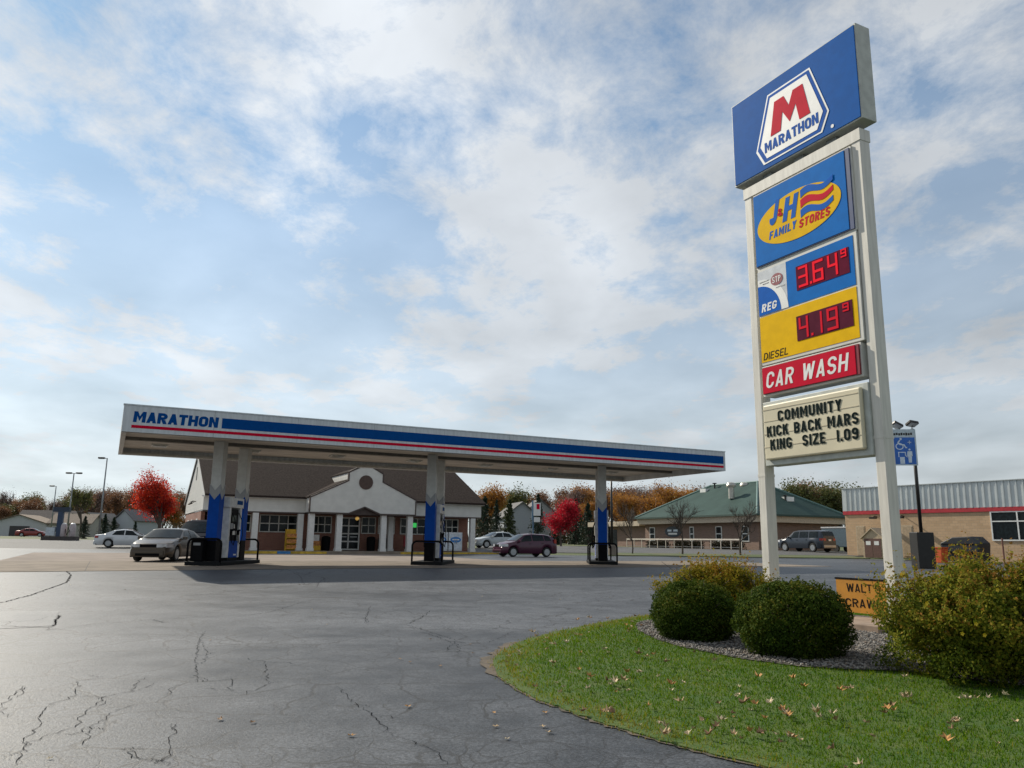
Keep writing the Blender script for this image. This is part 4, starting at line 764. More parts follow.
t = thing('display_stand', 'low orange and yellow display stand in front of the window by the door', 'rack', stp(7.95, .9), R(GA)); box('base', YEL, t, -.3, .3, -.25, .25, 0, .35); box('tray', mat('goods_orange', (.5, .2, .05)), t, -.28, .28, -.2, .2, .35, .7); box('header', WHITE, t, -.25, .25, .1, .14, .7, 1.15)
for k, (x_, lab) in enumerate(((8.75, 'dark bin standing under the window left of the door'), (12.2, 'dark bin standing right of the entrance door'), (13.1, 'dark squat bin under the small right window'))):
    t = thing('porch_bin', lab, 'bin', stp(x_, 1.2), R(GA)); MB().lathe([(.28, 0), (.31, .05), (.33, .85), (.3, .9)], (0, 0, 0), 'z', 16).build('body', BLACK, t); MB().lathe([(.34, .88), (.3, 1.0), (.12, 1.08)], (0, 0, 0), 'z', 16).build('lid', BLACK, t)
t = thing('newspaper_box', 'red newspaper box on the porch right of the entrance', 'newspaper box', stp(15.0, .9), R(GA)); box('stand', BLACK, t, -.15, .15, -.12, .12, 0, .35); box('case', mat('box_red', (.45, .06, .08), .5), t, -.25, .25, -.2, .2, .35, 1.15, bevel=.02); box('window', GLASS, t, -.18, .18, -.21, -.2, .7, 1.05)
t = thing('open_sign', 'small lit green window sign right of the entrance', 'sign', stp(15.75, 1.93, 2.0), R(GA)); box('case', BLACK, t, -.36, .36, -.06, 0, -.2, .22); box('lit_face', mat('neon_green', (.05, .6, .12), .5, emit=.55), t, -.33, .33, -.07, -.06, -.17, .19)

# ================================================================== CARS
def make_car(name, label, loc, head, P, paint):
    """head: direction of travel in degrees (0 = +x)."""
    t = thing(name, label, P.get('cat', 'car'), loc, R(head)); L_ = P['L']; W = P['W']/2; G = P['gc']; wr = P['wr']; wf, wb = P['wf'], P['wb']
    topx, topz = zip(*P['top']); bx_, bz = zip(*P['belt'])
    zt_ = lambda x: float(np.interp(x, topx, topz)); zb_ = lambda x: min(float(np.interp(x, bx_, bz)), zt_(x)-.015)
    def wfun(x): e = abs(x)/(L_/2); return W*(1-.20*max(0, (e-.72)/.28)**2.2)
    def wt_(x):
        h = max(0, zt_(x)-zb_(x)); return wfun(x)*(1-.03)-min(h, .62)*P.get('tumble', .42)
    def sill(x):
        z = G
        for xc in (wf, wb):
            d = abs(x-xc); Rr = wr*1.17
            if d < Rr: z = max(z, wr+math.sqrt(Rr*Rr-d*d)*.98)
        return z
    xs = sorted(set([-L_/2+L_*i/72 for i in range(73)]+list(topx)))
    def sec(x):
        zs = sill(x); zb = max(zb_(x), zs+.03); zt = max(zt_(x), zb+.012); w0 = wfun(x); w1 = wt_(x); h = zb-zs
        return [(w0-.05, zs), (w0-.012, zs+.25*h), (w0, zs+.55*h), (w0-.02, zs+.85*h), (w0-.05, zb), ((w0-.05)*.5+w1*.5+.012, zb*.5+zt*.5-.012), (w1+.0, zt-.045 if zt-zb > .1 else zt-.006), (w1*.8, zt-.008), (0, zt)]
    Vv = []; Fv = []; m_ = 17
    for x in xs:
        s_ = sec(x); row = [(x, -y, z) for y, z in s_]+[(x, y, z) for y, z in s_[-2::-1]]; Vv += row
    for i in range(len(xs)-1):
        for k in range(m_-1): Fv.append((i*m_+k, i*m_+k+1, (i+1)*m_+k+1, (i+1)*m_+k))
    Fv += [tuple(range(m_)), tuple((len(xs)-1)*m_+k for k in range(m_-1, -1, -1))]
    body = MB().add(Vv, Fv).build('body', paint, t, smooth=True)
    box('underbody', BLACK, t, -L_/2+.15, L_/2-.15, -W+.12, W-.12, G-.02, G+.3)
    def panel(nm, par, pts, mt): mb = MB(); mb.add(pts[0], pts[1]); return mb.build(nm, mt, par, smooth='all', fix=False)
    # side glass
    for sd_ in (1, -1):
        for (a0, a1, b0, b1) in P['side']:              # x at belt (rear, front), x at roof (rear, front)
            vs_ = []; nx, nz = 6, 3
            for j in range(nz+1):
                q = .10+.78*j/nz; xa = a0+(b0-a0)*j/nz; xb = a1+(b1-a1)*j/nz
                for i in range(nx+1):
                    x = xa+(xb-xa)*i/nx; s_ = sec(x); y_, z_ = (s_[4][0]+(s_[5][0]-s_[4][0])*q*2, s_[4][1]+(s_[5][1]-s_[4][1])*q*2) if q < .5 else (s_[5][0]+(s_[6][0]-s_[5][0])*(q-.5)*2, s_[5][1]+(s_[6][1]-s_[5][1])*(q-.5)*2)
                    vs_.append((x, sd_*(y_+.012), z_+.004))
            panel('side_window', t, (vs_, [(j*(nx+1)+i, j*(nx+1)+i+1, (j+1)*(nx+1)+i+1, (j+1)*(nx+1)+i)[::sd_] for j in range(nz) for i in range(nx)]), GLASS)
    for nm, (a, b_) in (('windshield', P['ws']), ('rear_window', P['rw'])):
        vs_ = []; n_ = 6
        for i in range(n_+1):
            x = a+(b_-a)*i/n_; s_ = sec(x); y8, z8 = s_[7]; ys_ = [-s_[6][0]*.97, -y8*.9, 0, y8*.9, s_[6][0]*.97]; zs_ = [s_[6][1], z8, s_[8][1], z8, s_[6][1]]
            dz = .014; vs_ += [(x+(.012 if nm == 'windshield' else -.012), y_, z_+dz) for y_, z_ in zip(ys_, zs_)]
        panel(nm, t, (vs_, [(i*5+k, i*5+k+1, (i+1)*5+k+1, (i+1)*5+k) for i in range(n_) for k in range(4)]), GLASS)
    for xc in (wf, wb):
        for sd_ in (1, -1):
            yc = sd_*(W-.13); tw_ = .105
            wh = MB().lathe([(wr*.62, -tw_), (wr*.93, -tw_), (wr, -tw_*.7), (wr, tw_*.7), (wr*.93, tw_), (wr*.62, tw_)], (0, 0, 0), 'y', 24).build('wheel', RUBBER, t, smooth=True); wh.location = (xc, yc, wr)
            mb = MB().lathe([(wr*.60, tw_*.55), (wr*.62, tw_*.9), (wr*.66, tw_*1.02)] if sd_ > 0 else [(wr*.66, -tw_*1.02), (wr*.62, -tw_*.9), (wr*.60, -tw_*.55)], (0, 0, 0), 'y', 24)
            for k in range(5):
                a = 2*math.pi*k/5+.3; c_, s_ = math.cos(a), math.sin(a); pl = [(-.05, .03), (.05, .03), (.035, wr*.63), (-.035, wr*.63)]
                mb.add([(c_*p+s_*q, sd_*tw_*.98, -s_*p+c_*q) for p, q in pl]+[(c_*p+s_*q, sd_*tw_*.6, -s_*p+c_*q) for p, q in pl], [(0, 1, 2, 3), (0, 1, 5, 4), (1, 2, 6, 5), (3, 0, 4, 7)])
            mb.lathe([(.07, sd_*tw_*.7), (.06, sd_*tw_*1.05)], (0, 0, 0), 'y', 12); mb.build('rim', CHROME, wh)
        box('wheel_well', BLACK, t, xc-wr*1.1, xc+wr*1.1, -W+.24, W-.24, G, wr*2.05)
    f_ = L_/2; wfz = wfun(f_-.08); hl = P['hl']; tl = P['tl']
    for sd_ in (1, -1):
        MB().prism_xy([(f_-.42, sd_*(wfun(f_-.42)+.004)), (f_-.06, sd_*(wfz-.03)), (f_+.012, sd_*(wfz-.26)), (f_+.012, sd_*(wfz-.42)), (f_-.1, sd_*(wfz-.42)), (f_-.42, sd_*(wfun(f_-.42)-.1))][::sd_], hl[0], hl[1]).build('headlight', LAMPGLASS, t)
        MB().prism_xy([(-f_+.3, sd_*(wfun(f_-.3)+.006)), (-f_+.05, sd_*(wfz-.02)), (-f_-.012, sd_*(wfz-.16)), (-f_-.012, sd_*(wfz-.38)), (-f_+.1, sd_*(wfz-.38)), (-f_+.3, sd_*(wfun(f_-.3)-.1))][::-sd_], tl[0], tl[1]).build('tail_light', TAIL, t)
        xm_ = P['ws'][0]-.18; MB().prism_xy([(xm_, sd_*(W-.04)), (xm_+.02, sd_*(W+.16)), (xm_-.1, sd_*(W+.17)), (xm_-.14, sd_*(W-.04))][::sd_], zb_(xm_)+.03, zb_(xm_)+.17).build('mirror', paint, t, bevel=.02)
        for xd in P['door']: hnd = box('door_handle', paint, t, xd-.09, xd+.09, *sorted((sd_*(wfun(xd)-.03), sd_*(wfun(xd)+.022))), zb_(xd)-.12, zb_(xd)-.08)
    box('grille', BLACK, t, f_-.05, f_+.008, -.42, .42, hl[0]-.0, hl[1]-.02); box('front_bumper', P.get('bump', paint), t, f_-.12, f_+.045, -wfz+.1, wfz-.1, G+.02, G+.26, bevel=.04); box('rear_bumper', P.get('bump', paint), t, -f_-.045, -f_+.12, -wfz+.1, wfz-.1, G+.05, G+.3, bevel=.04)
    box('air_intake', BLACK, t, f_+.045, f_+.05, -.5, .5, G+.05, G+.15); box('licence_plate', WHITE, t, -f_-.055, -f_-.012, -.16, .16, tl[0]-.02, tl[0]+.12)
    return t
SEDAN = dict(L=4.75, W=1.82, gc=.2, wr=.32, wf=1.42, wb=-1.33, top=[(-2.375, .86), (-2.3, .98), (-1.65, 1.05), (-.95, 1.36), (-.3, 1.44), (.3, 1.40), (1.15, .98), (1.7, .90), (2.2, .76), (2.375, .60)], belt=[(-2.375, .80), (-1.6, .94), (1.1, .90), (2.375, .56)], side=[(-.18, .86, -.16, .36), (-1.12, -.26, -.85, -.24)], ws=(1.1, .36), rw=(-1.6, -1.0), hl=(.60, .74), tl=(.72, .9), door=[-.05, -1.05])
HATCH = dict(L=4.3, W=1.78, gc=.23, wr=.325, wf=1.32, wb=-1.27, top=[(-2.15, .92), (-2.08, 1.15), (-1.75, 1.42), (-1.2, 1.54), (-.2, 1.58), (.35, 1.52), (1.15, 1.06), (1.7, .95), (2.05, .78), (2.15, .62)], belt=[(-2.15, .9), (-1.6, 1.06), (1.1, .96), (2.15, .58)], side=[(-.1, .92, -.08, .42), (-1.05, -.18, -1.0, -.16), (-1.65, -1.13, -1.45, -1.08)], ws=(1.1, .4), rw=(-2.06, -1.72), hl=(.68, .84), tl=(.92, 1.2), door=[0, -.95])
SUV = dict(cat='suv', L=5.4, W=2.0, gc=.32, wr=.385, wf=1.7, wb=-1.6, top=[(-2.7, 1.1), (-2.66, 1.45), (-2.45, 1.84), (-2.0, 1.92), (.2, 1.92), (.7, 1.84), (1.35, 1.26), (1.6, 1.2), (2.5, 1.10), (2.7, .95)], belt=[(-2.7, 1.06), (-2.2, 1.18), (1.3, 1.16), (2.7, .9)], side=[(.02, 1.05, .02, .62), (-1.1, -.1, -1.1, -.1), (-2.25, -1.22, -2.2, -1.22)], ws=(1.33, .76), rw=(-2.655, -2.47), hl=(.86, 1.04), tl=(1.0, 1.2), door=[.2, -.9], bump=CHROME, tumble=.3)
def cpaint(nm, c): return mat(nm, c, .28, metal=.15, var=.03, scale=2, coat=.3)
def at(u, y): p = gpx(u, y); return p
hd = math.degrees(math.atan2(-dI.y, -dI.x))
p = at(170, 36.6); make_car('parked_sedan', 'taupe silver sedan parked nose out beside the left pump island', p+Vector((0, 0, .012)), hd+6, SEDAN, cpaint('taupe_paint', (.075, .055, .036)))
p = at(205, 41.5); make_car('parked_pickup', 'dark blue vehicle behind the taupe sedan at the left pump', p+Vector((0, 0, .012)), hd, SUV, mat('navy_paint', (.006, .010, .02), .85, spec=.02))
p = at(128, 65); make_car('parked_sedan', 'white sedan crossing the lot at far left with its tail showing', p+Vector((0, 0, .012)), GA-6, SEDAN, cpaint('white_paint_car', (.60, .62, .63)))
p = at(525, 56.0); make_car('parked_hatchback', 'dark plum hatchback between the middle and right pump islands', p+Vector((0, 0, .003)), GA+180, HATCH, cpaint('plum_paint', (.055, .006, .026)))
p = at(497, 73); make_car('parked_sedan', 'pale silver sedan behind the plum hatchback by the store corner', p, GA+180, SEDAN, cpaint('pale_silver_paint', (.42, .46, .47)))
p = at(806, 74); make_car('parked_suv', 'dark navy suv parked behind the pole sign near the green-roofed building', p+Vector((0, 0, .0)), GA+90, SUV, cpaint('navy_paint2', (.018, .026, .04)))
p = at(31, 138); make_car('parked_sedan', 'small red car parked before the far left house', p, GA-10, SEDAN, cpaint('red_paint_car', (.22, .03, .025)))
# ================================================================== OTHER BUILDINGS
# building with ribbed metal parapet, right
BA = math.degrees(math.atan2(-.835, .55)); BO = Vector((28.45, 68.0, .5)); BX = Vector((.55, -.835, 0)); BX.normalize(); BN = Vector((-BX.y, BX.x, 0))
rb = thing('metal_fronted_building', 'tan brick building with ribbed pale metal parapet and red stripe', 'building', BO, R(BA))
def B2(u, v):
    d = ray(u, v); n_ = np.array([BN.x, BN.y, 0]); C = np.array([0, 0, EYE]); t_ = np.dot(np.array(BO)-C, n_)/np.dot(d, n_); P = C+t_*d; return float((P[0]-BO.x)*BX.x+(P[1]-BO.y)*BX.y), float(P[2]-BO.z)
TAN = brickmat('tan_block', (.46, .31, .18), (.54, .37, .22), (.40, .31, .22), .4, .2); RIB = mat('pale_rib_metal', (.50, .53, .52), .4, metal=.3, var=.06, scale=1); RSTR = mat('parapet_red', (.42, .02, .03), .5)
BL = 34; zr0, zr1, ztp = 3.62, 3.92, 5.80
box('front_wall', TAN, rb, 0, BL, 0, .3, -.3, zr0); box('end_wall', TAN, rb, 0, .3, .31, 14, -.3, zr0); box('roof', GALV, rb, .1, BL, .3, 14, 3.9, 4.0)
box('red_stripe', RSTR, rb, -.1, BL, -.1, .28, zr0, zr1)
mb = MB(); x_ = -.12
while x_ < BL: mb.add([(x_, -.06, zr1), (x_+.30, -.06, zr1), (x_+.33, -.12, zr1), (x_+.42, -.12, zr1), (x_+.45, -.06, zr1), (x_, -.02, ztp), (x_+.30, -.02, ztp), (x_+.33, -.08, ztp), (x_+.42, -.08, ztp), (x_+.45, -.02, ztp)], [(i, i+1, i+6, i+5) for i in range(4)]); x_ += .45
mb.build('ribbed_parapet', RIB, rb); box('parapet_back', GALV, rb, -.1, BL, .0, .2, zr1, ztp-.03); box('parapet_cap', RIB, rb, -.14, BL, -.14, .24, ztp, ztp+.06); box('parapet_return', RIB, rb, -.12, .0, .21, 14, zr1, ztp)
a = B2(990, 512); b_ = B2(1024, 541); wdw = MB(); window(a[0], a[0]+7.2, b_[1], a[1]+.05, 4, 1, rb, 0, 'shop_window', WHITE, .09); box('transom_bar', WHITE, rb, a[0]+.09, a[0]+7.1, -.085, -.02, a[1]-.72, a[1]-.64)
for u0, u1, lab in ((858, 865, 'service_door'), (904, 913, 'service_door')):
    a0, a1 = B2(u0, 545)[0], B2(u1, 545)[0]; dd = box(lab, mat('door_tan', (.40, .30, .19), .6), rb, a0, a1, -.04, 0, .3, 2.6); box('door_frame', mat('frame_tan', (.46, .37, .25), .6), dd, a0-.08, a1+.08, -.02, -.002, .3, 2.7)
for u in (876, 903):
    a0 = B2(u, 504); MB().tube([(a0[0], 0, 3.4), (a0[0], -.35, 3.45), (a0[0], -.5, 3.35)], .04, 6).box(a0[0]-.25, a0[0]+.25, -.75, -.4, 3.22, 3.36).build('wall_flood', DKSTEEL, rb)
p = aty(873, 548, 63.5); t = thing('garden_shed', 'small tan gabled shed with brown double doors against the brick wall', 'shed', (p.x, p.y, gz(p.y)), R(BA))
TB = mat('shed_tan', (.46, .36, .24), .7); box('walls', TB, t, -.85, .85, 0, 1.4, 0, 1.55); MB().prism_xz([(-.85, 1.55), (.85, 1.55), (0, 2.25)], .01, 1.39).build('gable', TB, t)
for s_ in (-1, 1): MB().prism_xz([(0, 2.26), (s_*1.0, 1.46), (s_*1.0, 1.56), (0, 2.36)][::-s_], -.12, 1.5).build('roof', TB, t); d_ = box('door', mat('shed_door', (.12, .06, .045), .7), t, *sorted((s_*.02, s_*.7)), -.03, 0, .05, 1.5); box('window', WHITE, d_, *sorted((s_*.15, s_*.55)), -.04, -.03, 1.0, 1.3)
p = aty(966, 548, 55); t = thing('covered_dumpster', 'dark slope-lidded dumpster in front of the tan brick wall', 'dumpster', (p.x, p.y, gz(p.y)), R(BA))
MB().prism_xz([(-1.25, .1), (1.15, .1), (1.25, 1.3), (.8, 1.75), (-.5, 1.68), (-1.3, 1.3)], -.8, .8).build('bin', mat('dumpster_dark', (.012, .017, .022), .5), t, bevel=.05); box('side_pocket', BLACK, t, -1.1, 1.0, -.86, -.8, .6, .75); box('lid_bar', BLACK, t, -1.25, 1.2, -.83, -.81, 1.2, 1.26)
p = aty(937, 548, 54); t = thing('orange_bin', 'orange bin left of the dark dumpster', 'bin', (p.x, p.y, gz(p.y)), R(BA)); MB().prism_xz([(-.45, 0), (.45, 0), (.52, .95), (-.52, .95)], -.4, .4).build('body', mat('orange_plastic', (.62, .10, .02), .5), t, bevel=.03); box('lid', mat('orange_plastic', (.6, .1, .02)), t, -.55, .55, -.43, .43, .95, 1.02)
p = aty(1003, 548, 48); t = tag(MB().tube([(0, 0, -.1), (0, 0, 1.6)], .05, 8).build('thin_post', mat('rust_post', (.16, .07, .05), .8), None), 'thin rusty brown post before the shop window', 'post'); t.location = (p.x, p.y, gz(p.y))
# flood lamp post with the blue assistance sign
p = aty(922.5, 548, 40); LZ = gz(40); t = thing('flood_lamp_post', 'dark flood lamp post with two heads behind the right sign post', 'lamp post', (p.x, p.y, LZ), 0)
MB().tube([(0, 0, 1.4), (0, 0, 6.95)], .085, 10).build('pole', DKSTEEL, t, smooth='all')
for s_, hx_, hz_ in ((-1, -.78, 7.12), (1, .02, 7.22)):
    am = MB().tube([(-.0, 0, 6.9), (-.30, 0, 6.72), (-.30+s_*.15, 0, 6.74), (-.33+s_*.32, 0, 6.9), (hx_*.9, 0, hz_)], .025, 6).build('arm', DKSTEEL, t)
    h_ = MB().box(-.27, .27, -.2, .2, -.08, .08).build('lamp_head', DKSTEEL, t, bevel=.04); h_.location = (hx_, 0, hz_); h_.rotation_euler = (R(-25), R(22 if s_ < 0 else 6), R(15)); box('lens', LAMPGLASS, h_, -.22, .22, -.17, .17, -.09, -.08)
box('pole_base', DKSTEEL, t, -.42, .42, -.4, .4, 0, 1.75, bevel=.03)
a = S2  # (sign plane helper kept for reference)
q = aty(903, 447.5, 40); t2 = thing('assistance_sign', 'blue assistance sign with white wheelchair and pump pictograms', 'sign', (q.x, q.y-.12, q.z), R(-8))
box('panel', mat('sign_pale_frame', (.50, .58, .60), .5), t2, -.62, .60, 0, .05, -.92, .92); box('blue_field', mat('assist_blue', (.012, .12, .46), .4), t2, -.55, .53, -.006, 0, -.86, .50)
for i in range(9): box('top_mark', DKSTEEL, t2, -.58+i*.115, -.58+i*.115+.09, -.006, 0, .60+.012*(i % 3), .74-.02*(i % 2))
ICW = mat('icon_white', (.62, .70, .76), .5)
ring = [(-.22+.17*math.cos(a_), .04+.15*math.sin(a_)) for a_ in [2*math.pi*i/20 for i in range(21)]]; mb = MB(); stroke_mesh(mb, ring, .045, lambda a_, b_: (a_, b_), -.006, .004); mb.build('wheelchair_wheel', ICW, t2, fix=False)
mb = MB(); stroke_mesh(mb, [(-.18, .36), (-.28, .24), (-.2, .14), (0, .12), (.08, -.02), (.14, -.02)], .06, lambda a_, b_: (a_, b_), -.006, .006); mb.build('wheelchair_figure', ICW, t2, fix=False)
MB().lathe([(.055, 0), (.055, .008)], (-.14, -.014, .42), 'y', 12).build('wheelchair_head', ICW, t2)
for pl in ([(.27, .16), (.27, .34)], [(.18, .25), (.36, .25)]): mb = MB(); stroke_mesh(mb, pl, .03, lambda a_, b_: (a_, b_), -.006, .004); mb.build('plus_mark', ICW, t2, fix=False)
MB().lathe([(.05, 0), (.05, .008)], (.24, -.014, -.12), 'y', 12).build('attendant_head', ICW, t2); MB().prism_xz([(.17, -.78), (.31, -.78), (.33, -.45), (.37, -.45), (.36, -.2), (.14, -.2), (.10, -.42), (.15, -.45)], -.01, -.006).build('attendant_body', ICW, t2)
MB().prism_xz([(-.24, -.84), (-.02, -.84), (-.02, -.5), (-.24, -.5)], -.01, -.006).build('pump_icon', ICW, t2); mb = MB(); stroke_mesh(mb, [(-.29, -.5), (-.29, -.26), (.03, -.26), (.03, -.42), (.12, -.5)], .04, lambda a_, b_: (a_, b_), -.006, .005); mb.build('pump_outline', ICW, t2, fix=False)
# green-roofed building
GO = Vector((24.7, 80.0, .95)); gb = thing('green_roofed_building', 'brick building with green hipped metal roof and cream fascia', 'building', GO, R(GA))
GBRK = brickmat('brown_brick', (.20, .125, .095), (.26, .16, .12), (.24, .2, .17), .22, .075); GRF = mat('green_metal_roof', (.042, .074, .066), .7, spec=.1, var=.1, scale=.6, wave=('Y', .6)); CRM = mat('cream_fascia', (.46, .38, .28), .6)
gx1, gy1, ge = 12.8, 20.5, 3.55
box('wall_left_face', GBRK, gb, .9, 1.2, .9, gy1-.5, 0, 2.9); box('wall_right_face', GBRK, gb, 1.21, gx1-.5, .9, 1.2, 0, 2.9); box('wall_back', GBRK, gb, gx1-.8, gx1-.5, 1.21, gy1-.5, 0, 2.9); box('wall_far', GBRK, gb, 1.21, gx1-.81, gy1-.8, gy1-.5, 0, 2.9)
MB().box(0, gx1, 0, .12, 2.85, ge).box(0, .12, .121, gy1, 2.85, ge).box(gx1-.12, gx1, .121, gy1, 2.85, ge).box(.121, gx1-.121, gy1-.12, gy1, 2.85, ge).build('fascia', CRM, gb); box('ceiling', CRM, gb, .13, gx1-.13, .13, gy1-.13, 2.92, 3.0)
hx = gx1/2; rz_ = 7.45; e_ = .3
V4 = [(-e_, -e_, ge), (gx1+e_, -e_, ge), (gx1+e_, gy1+e_, ge), (-e_, gy1+e_, ge), (hx, hx, rz_), (hx, gy1-hx, rz_)]
MB().add(V4, [(0, 1, 4), (1, 2, 5, 4), (2, 3, 5), (3, 0, 4, 5), (0, 3, 2, 1)]).build('roof', GRF, gb)
rf = bpy.data.objects['roof'] if 'roof' in bpy.data.objects else None
for (a, b_) in ((0, 4), (1, 4), (3, 5), (4, 5)): MB().tube([Vector(V4[a])+Vector((0, 0, .03)), Vector(V4[b_])+Vector((0, 0, .05))], .13, 6).build('ridge_cap', mat('ridge_green', (.10, .18, .16), .5), gb)
box('eave_edge', mat('eave_dark_green', (.015, .045, .035), .6), gb, -.34, -.301, -.3, gy1+.3, ge-.08, ge+.1); box('eave_edge', mat('eave_dark_green', (.015, .045, .035)), gb, -.34, gx1+.3, -.34, -.301, ge-.08, ge+.1)
def vent(u, v, y, kind):
    q = aty(u, v, y); l_ = Vector((q.x, q.y, q.z))-GO; x_ = l_.dot(AX); y_ = l_.dot(PE); z_ = l_.z
    if kind == 'dome': MB().lathe([(.32, z_-1.6), (.32, z_-.35), (.5, z_-.35), (.55, z_-.15), (.42, z_+.1), (.15, z_+.2)], (x_, y_, 0), 'z', 14).build('roof_vent', mat('vent_metal', (.45, .43, .38), .4, metal=.5), gb, smooth=True)
    elif kind == 'pipe': MB().lathe([(.09, z_-2), (.09, z_-.1), (.25, z_-.1), (.25, z_)], (x_, y_, 0), 'z', 10).build('roof_pipe', DKSTEEL, gb)
    else: MB().box(x_-.5, x_+.5, y_-.5, y_+.5, z_-1.4, z_).build('roof_unit', WHITE, gb)
vent(731, 484, 87.5, 'dome'); vent(744.5, 484, 90, 'dome'); vent(714.5, 483, 94, 'pipe'); vent(706, 489, 95, 'unit'); vent(787, 497, 86, 'unit'); vent(785, 495, 85.5, 'pipe')
def wallfit(u, v):     # pixel -> local y, z on the left face (x = .9)
    P0 = GO+AX*.9; d = ray(u, v); n_ = np.array([AX.x, AX.y, 0]); C = np.array([0, 0, EYE]); t_ = np.dot(np.array(P0)-C, n_)/np.dot(d, n_); P = Vector(C+t_*d)-GO; return P.dot(PE), P.z
y0, z1 = wallfit(663, 527); y1, z0 = wallfit(684, 536.5); zc_ = (z0+z1)/2; yc = (y0+y1)/2
sb = MB().prism_yz([(yc+1.5*math.cos(a_)*min(1, 1), zc_+.62*math.sin(a_)) for a_ in [2*math.pi*i/24 for i in range(24)]], .84, .9).build('oval_sign', mat('sign_slate', (.02, .03, .045), .5), gb)
for (q0, q1, zz) in ((.25, 1.0, .12), (-.9, -.1, .12)): box('sign_word', ICW, sb, .83, .84, yc+q0, yc+q1, zc_+zz-.1, zc_+zz+.12)
box('sign_band', WHITE, sb, .83, .84, yc-.75, yc+.85, zc_-.34, zc_-.14)
for u0, u1 in ((716, 722), (690, 694), (650, 655), (742, 749)):
    a0, a1 = wallfit(u0, 530)[0], wallfit(u1, 530)[0]; w_ = box('window', WHITE, gb, .84, .9, min(a0, a1), max(a0, a1), .9, 2.5); box('pane', GLASS, w_, .82, .84, min(a0, a1)+.1, max(a0, a1)-.1, 1.0, 1.65); box('pane', GLASS, w_, .82, .84, min(a0, a1)+.1, max(a0, a1)-.1, 1.75, 2.4)
box('wing_wall', GBRK, gb, 1.5, 1.8, gy1-.4, gy1+12, 0, 2.7); box('wing_fascia', CRM, gb, .6, 7, gy1+.35, gy1+12.2, 2.7, 3.3); box('wing_door', GLASS, gb, 1.46, 1.5, gy1+6.5, gy1+9, 0, 2.3)
# white railing in front of it
t = thing('porch_railing', 'white railing along the front of the green-roofed building', 'railing', GO-AX*2.2, R(GA)); RW = mat('rail_white', (.60, .54, .46), .6)
box('top_rail', RW, t, -.05, .05, .0, 19.5, 1.0, 1.14); box('bottom_rail', GREYP, t, -.02, .02, 0, 19.5, .28, .31)
for i in range(14): box('post', RW, t, -.03, .03, i*1.5-.03, i*1.5+.03, -.2, 1.0)
HDG = leafmat('hedge_leaf', [(.012, .016, .008), (.03, .03, .014), (.06, .04, .025)], .2)
for k, (y0, y1, lab) in enumerate(((1.2, 5.8, 'dark low hedge behind the white railing near the corner'), (7.4, 12, 'dark low hedge behind the white railing under the wall light patch'), (13.4, 17, 'dark low hedge behind the white railing under the oval sign'))):
    rng = np.random.default_rng(50+k); P = np.stack([rng.uniform(-1.3, -.5, 2600), rng.uniform(y0, y1, 2600), rng.uniform(0, .85, 2600)], 1)+rng.normal(0, .05, (2600, 3)); V, F = leaf_quads(P, .09, rng)
    hdg = link('hedge', fast_mesh('hedge', V, F, rng.uniform(0, 1, 2600))); hdg.data.materials.append(HDG); hdg.location = GO; hdg.rotation_euler = (0, 0, R(GA)); tag(hdg, lab, 'hedge')
# grey box trailer by the suv
p = aty(840, 548, 76); t = thing('box_trailer', 'small blue-grey box trailer between the navy suv and the tan building', 'trailer', (p.x, p.y, gz(p.y)), R(GA+90)); box('body', mat('trailer_blue', (.05, .09, .12), .6), t, -1.5, 1.5, -.65, .65, .45, 2.15, bevel=.04); box('roof_cap', GREYP, t, -1.55, 1.55, -.68, .68, 2.15, 2.3, bevel=.03); box('rear_door', WHITE, t, -1.53, -1.5, -.5, .5, .6, 1.9)
for s_ in (-1, 1): wh = MB().lathe([(.2, -.09), (.32, -.09), (.32, .09), (.2, .09)], (0, 0, 0), 'y', 16).build('wheel', RUBBER, t); wh.location = (-.2, s_*.68, .32)
# houses
def house(label, u, y, W_, D_, H_, rise, rot, wall_c, roof_c, garage=False, gable_front=True, nm='house'):
    p = gpx(u, y); t = thing(nm, label, 'house', p, R(rot)); WM = mat('house_wall_'+str(wall_c), wall_c, .7, var=.06, wave=('Z', 1.2)); RM = mat('house_roof_'+str(roof_c), roof_c, .9, var=.2, scale=3)
    box('walls', WM, t, -W_/2, W_/2, 0, D_, -.3, H_)
    if gable_front:
        MB().prism_xz([(-W_/2, H_), (W_/2, H_), (0, H_+rise)], .005, D_-.005).build('gable', WM, t)
        for s_ in (-1, 1): MB().prism_xz([(0, H_+rise+.02), (s_*(W_/2+.5), H_-.32*rise*2/W_), (s_*(W_/2+.5), H_-.32*rise*2/W_+.18), (0, H_+rise+.2)][::-s_], -.45, D_+.4).build('roof', RM, t)
    else:
        for s_ in (0, 1):
            a = (-.5, H_-.15) if not s_ else (D_+.5, H_-.15); MB().prism_yz([a, (D_/2, H_+rise), (D_/2, H_+rise+.18), (a[0], a[1]+.18)], -W_/2-.5, W_/2+.5).build('roof', RM, t)
        MB().prism_yz([(0, H_), (D_, H_), (D_/2, H_+rise)], -W_/2+.003, W_/2-.003).build('gable', WM, t)
    if garage: box('garage_door', mat('garage_dark', (.05, .045, .045), .6), t, -1.6, 2.4, -.06, 0, 0, 2.2)
    for x_ in ((-W_*.36, W_*.36) if not garage else (-W_*.38,)): w_ = box('window', SWH, t, x_-.6, x_+.6, -.07, 0, .9, 2.1); box('pane', GLASS, w_, x_-.5, x_+.5, -.09, -.07, 1.0, 2.0)
    return t
house('low grey house with broad tan gable roof and dark garage at the left edge', 16, 178, 11.5, 12, 2.7, 1.9, 12, (.46, .47, .47), (.17, .125, .09), True)
house('grey house with long brown roof behind the low gabled house', 42, 195, 13, 9, 3.0, 3.2, 10, (.30, .31, .32), (.115, .095, .085), gable_front=False)
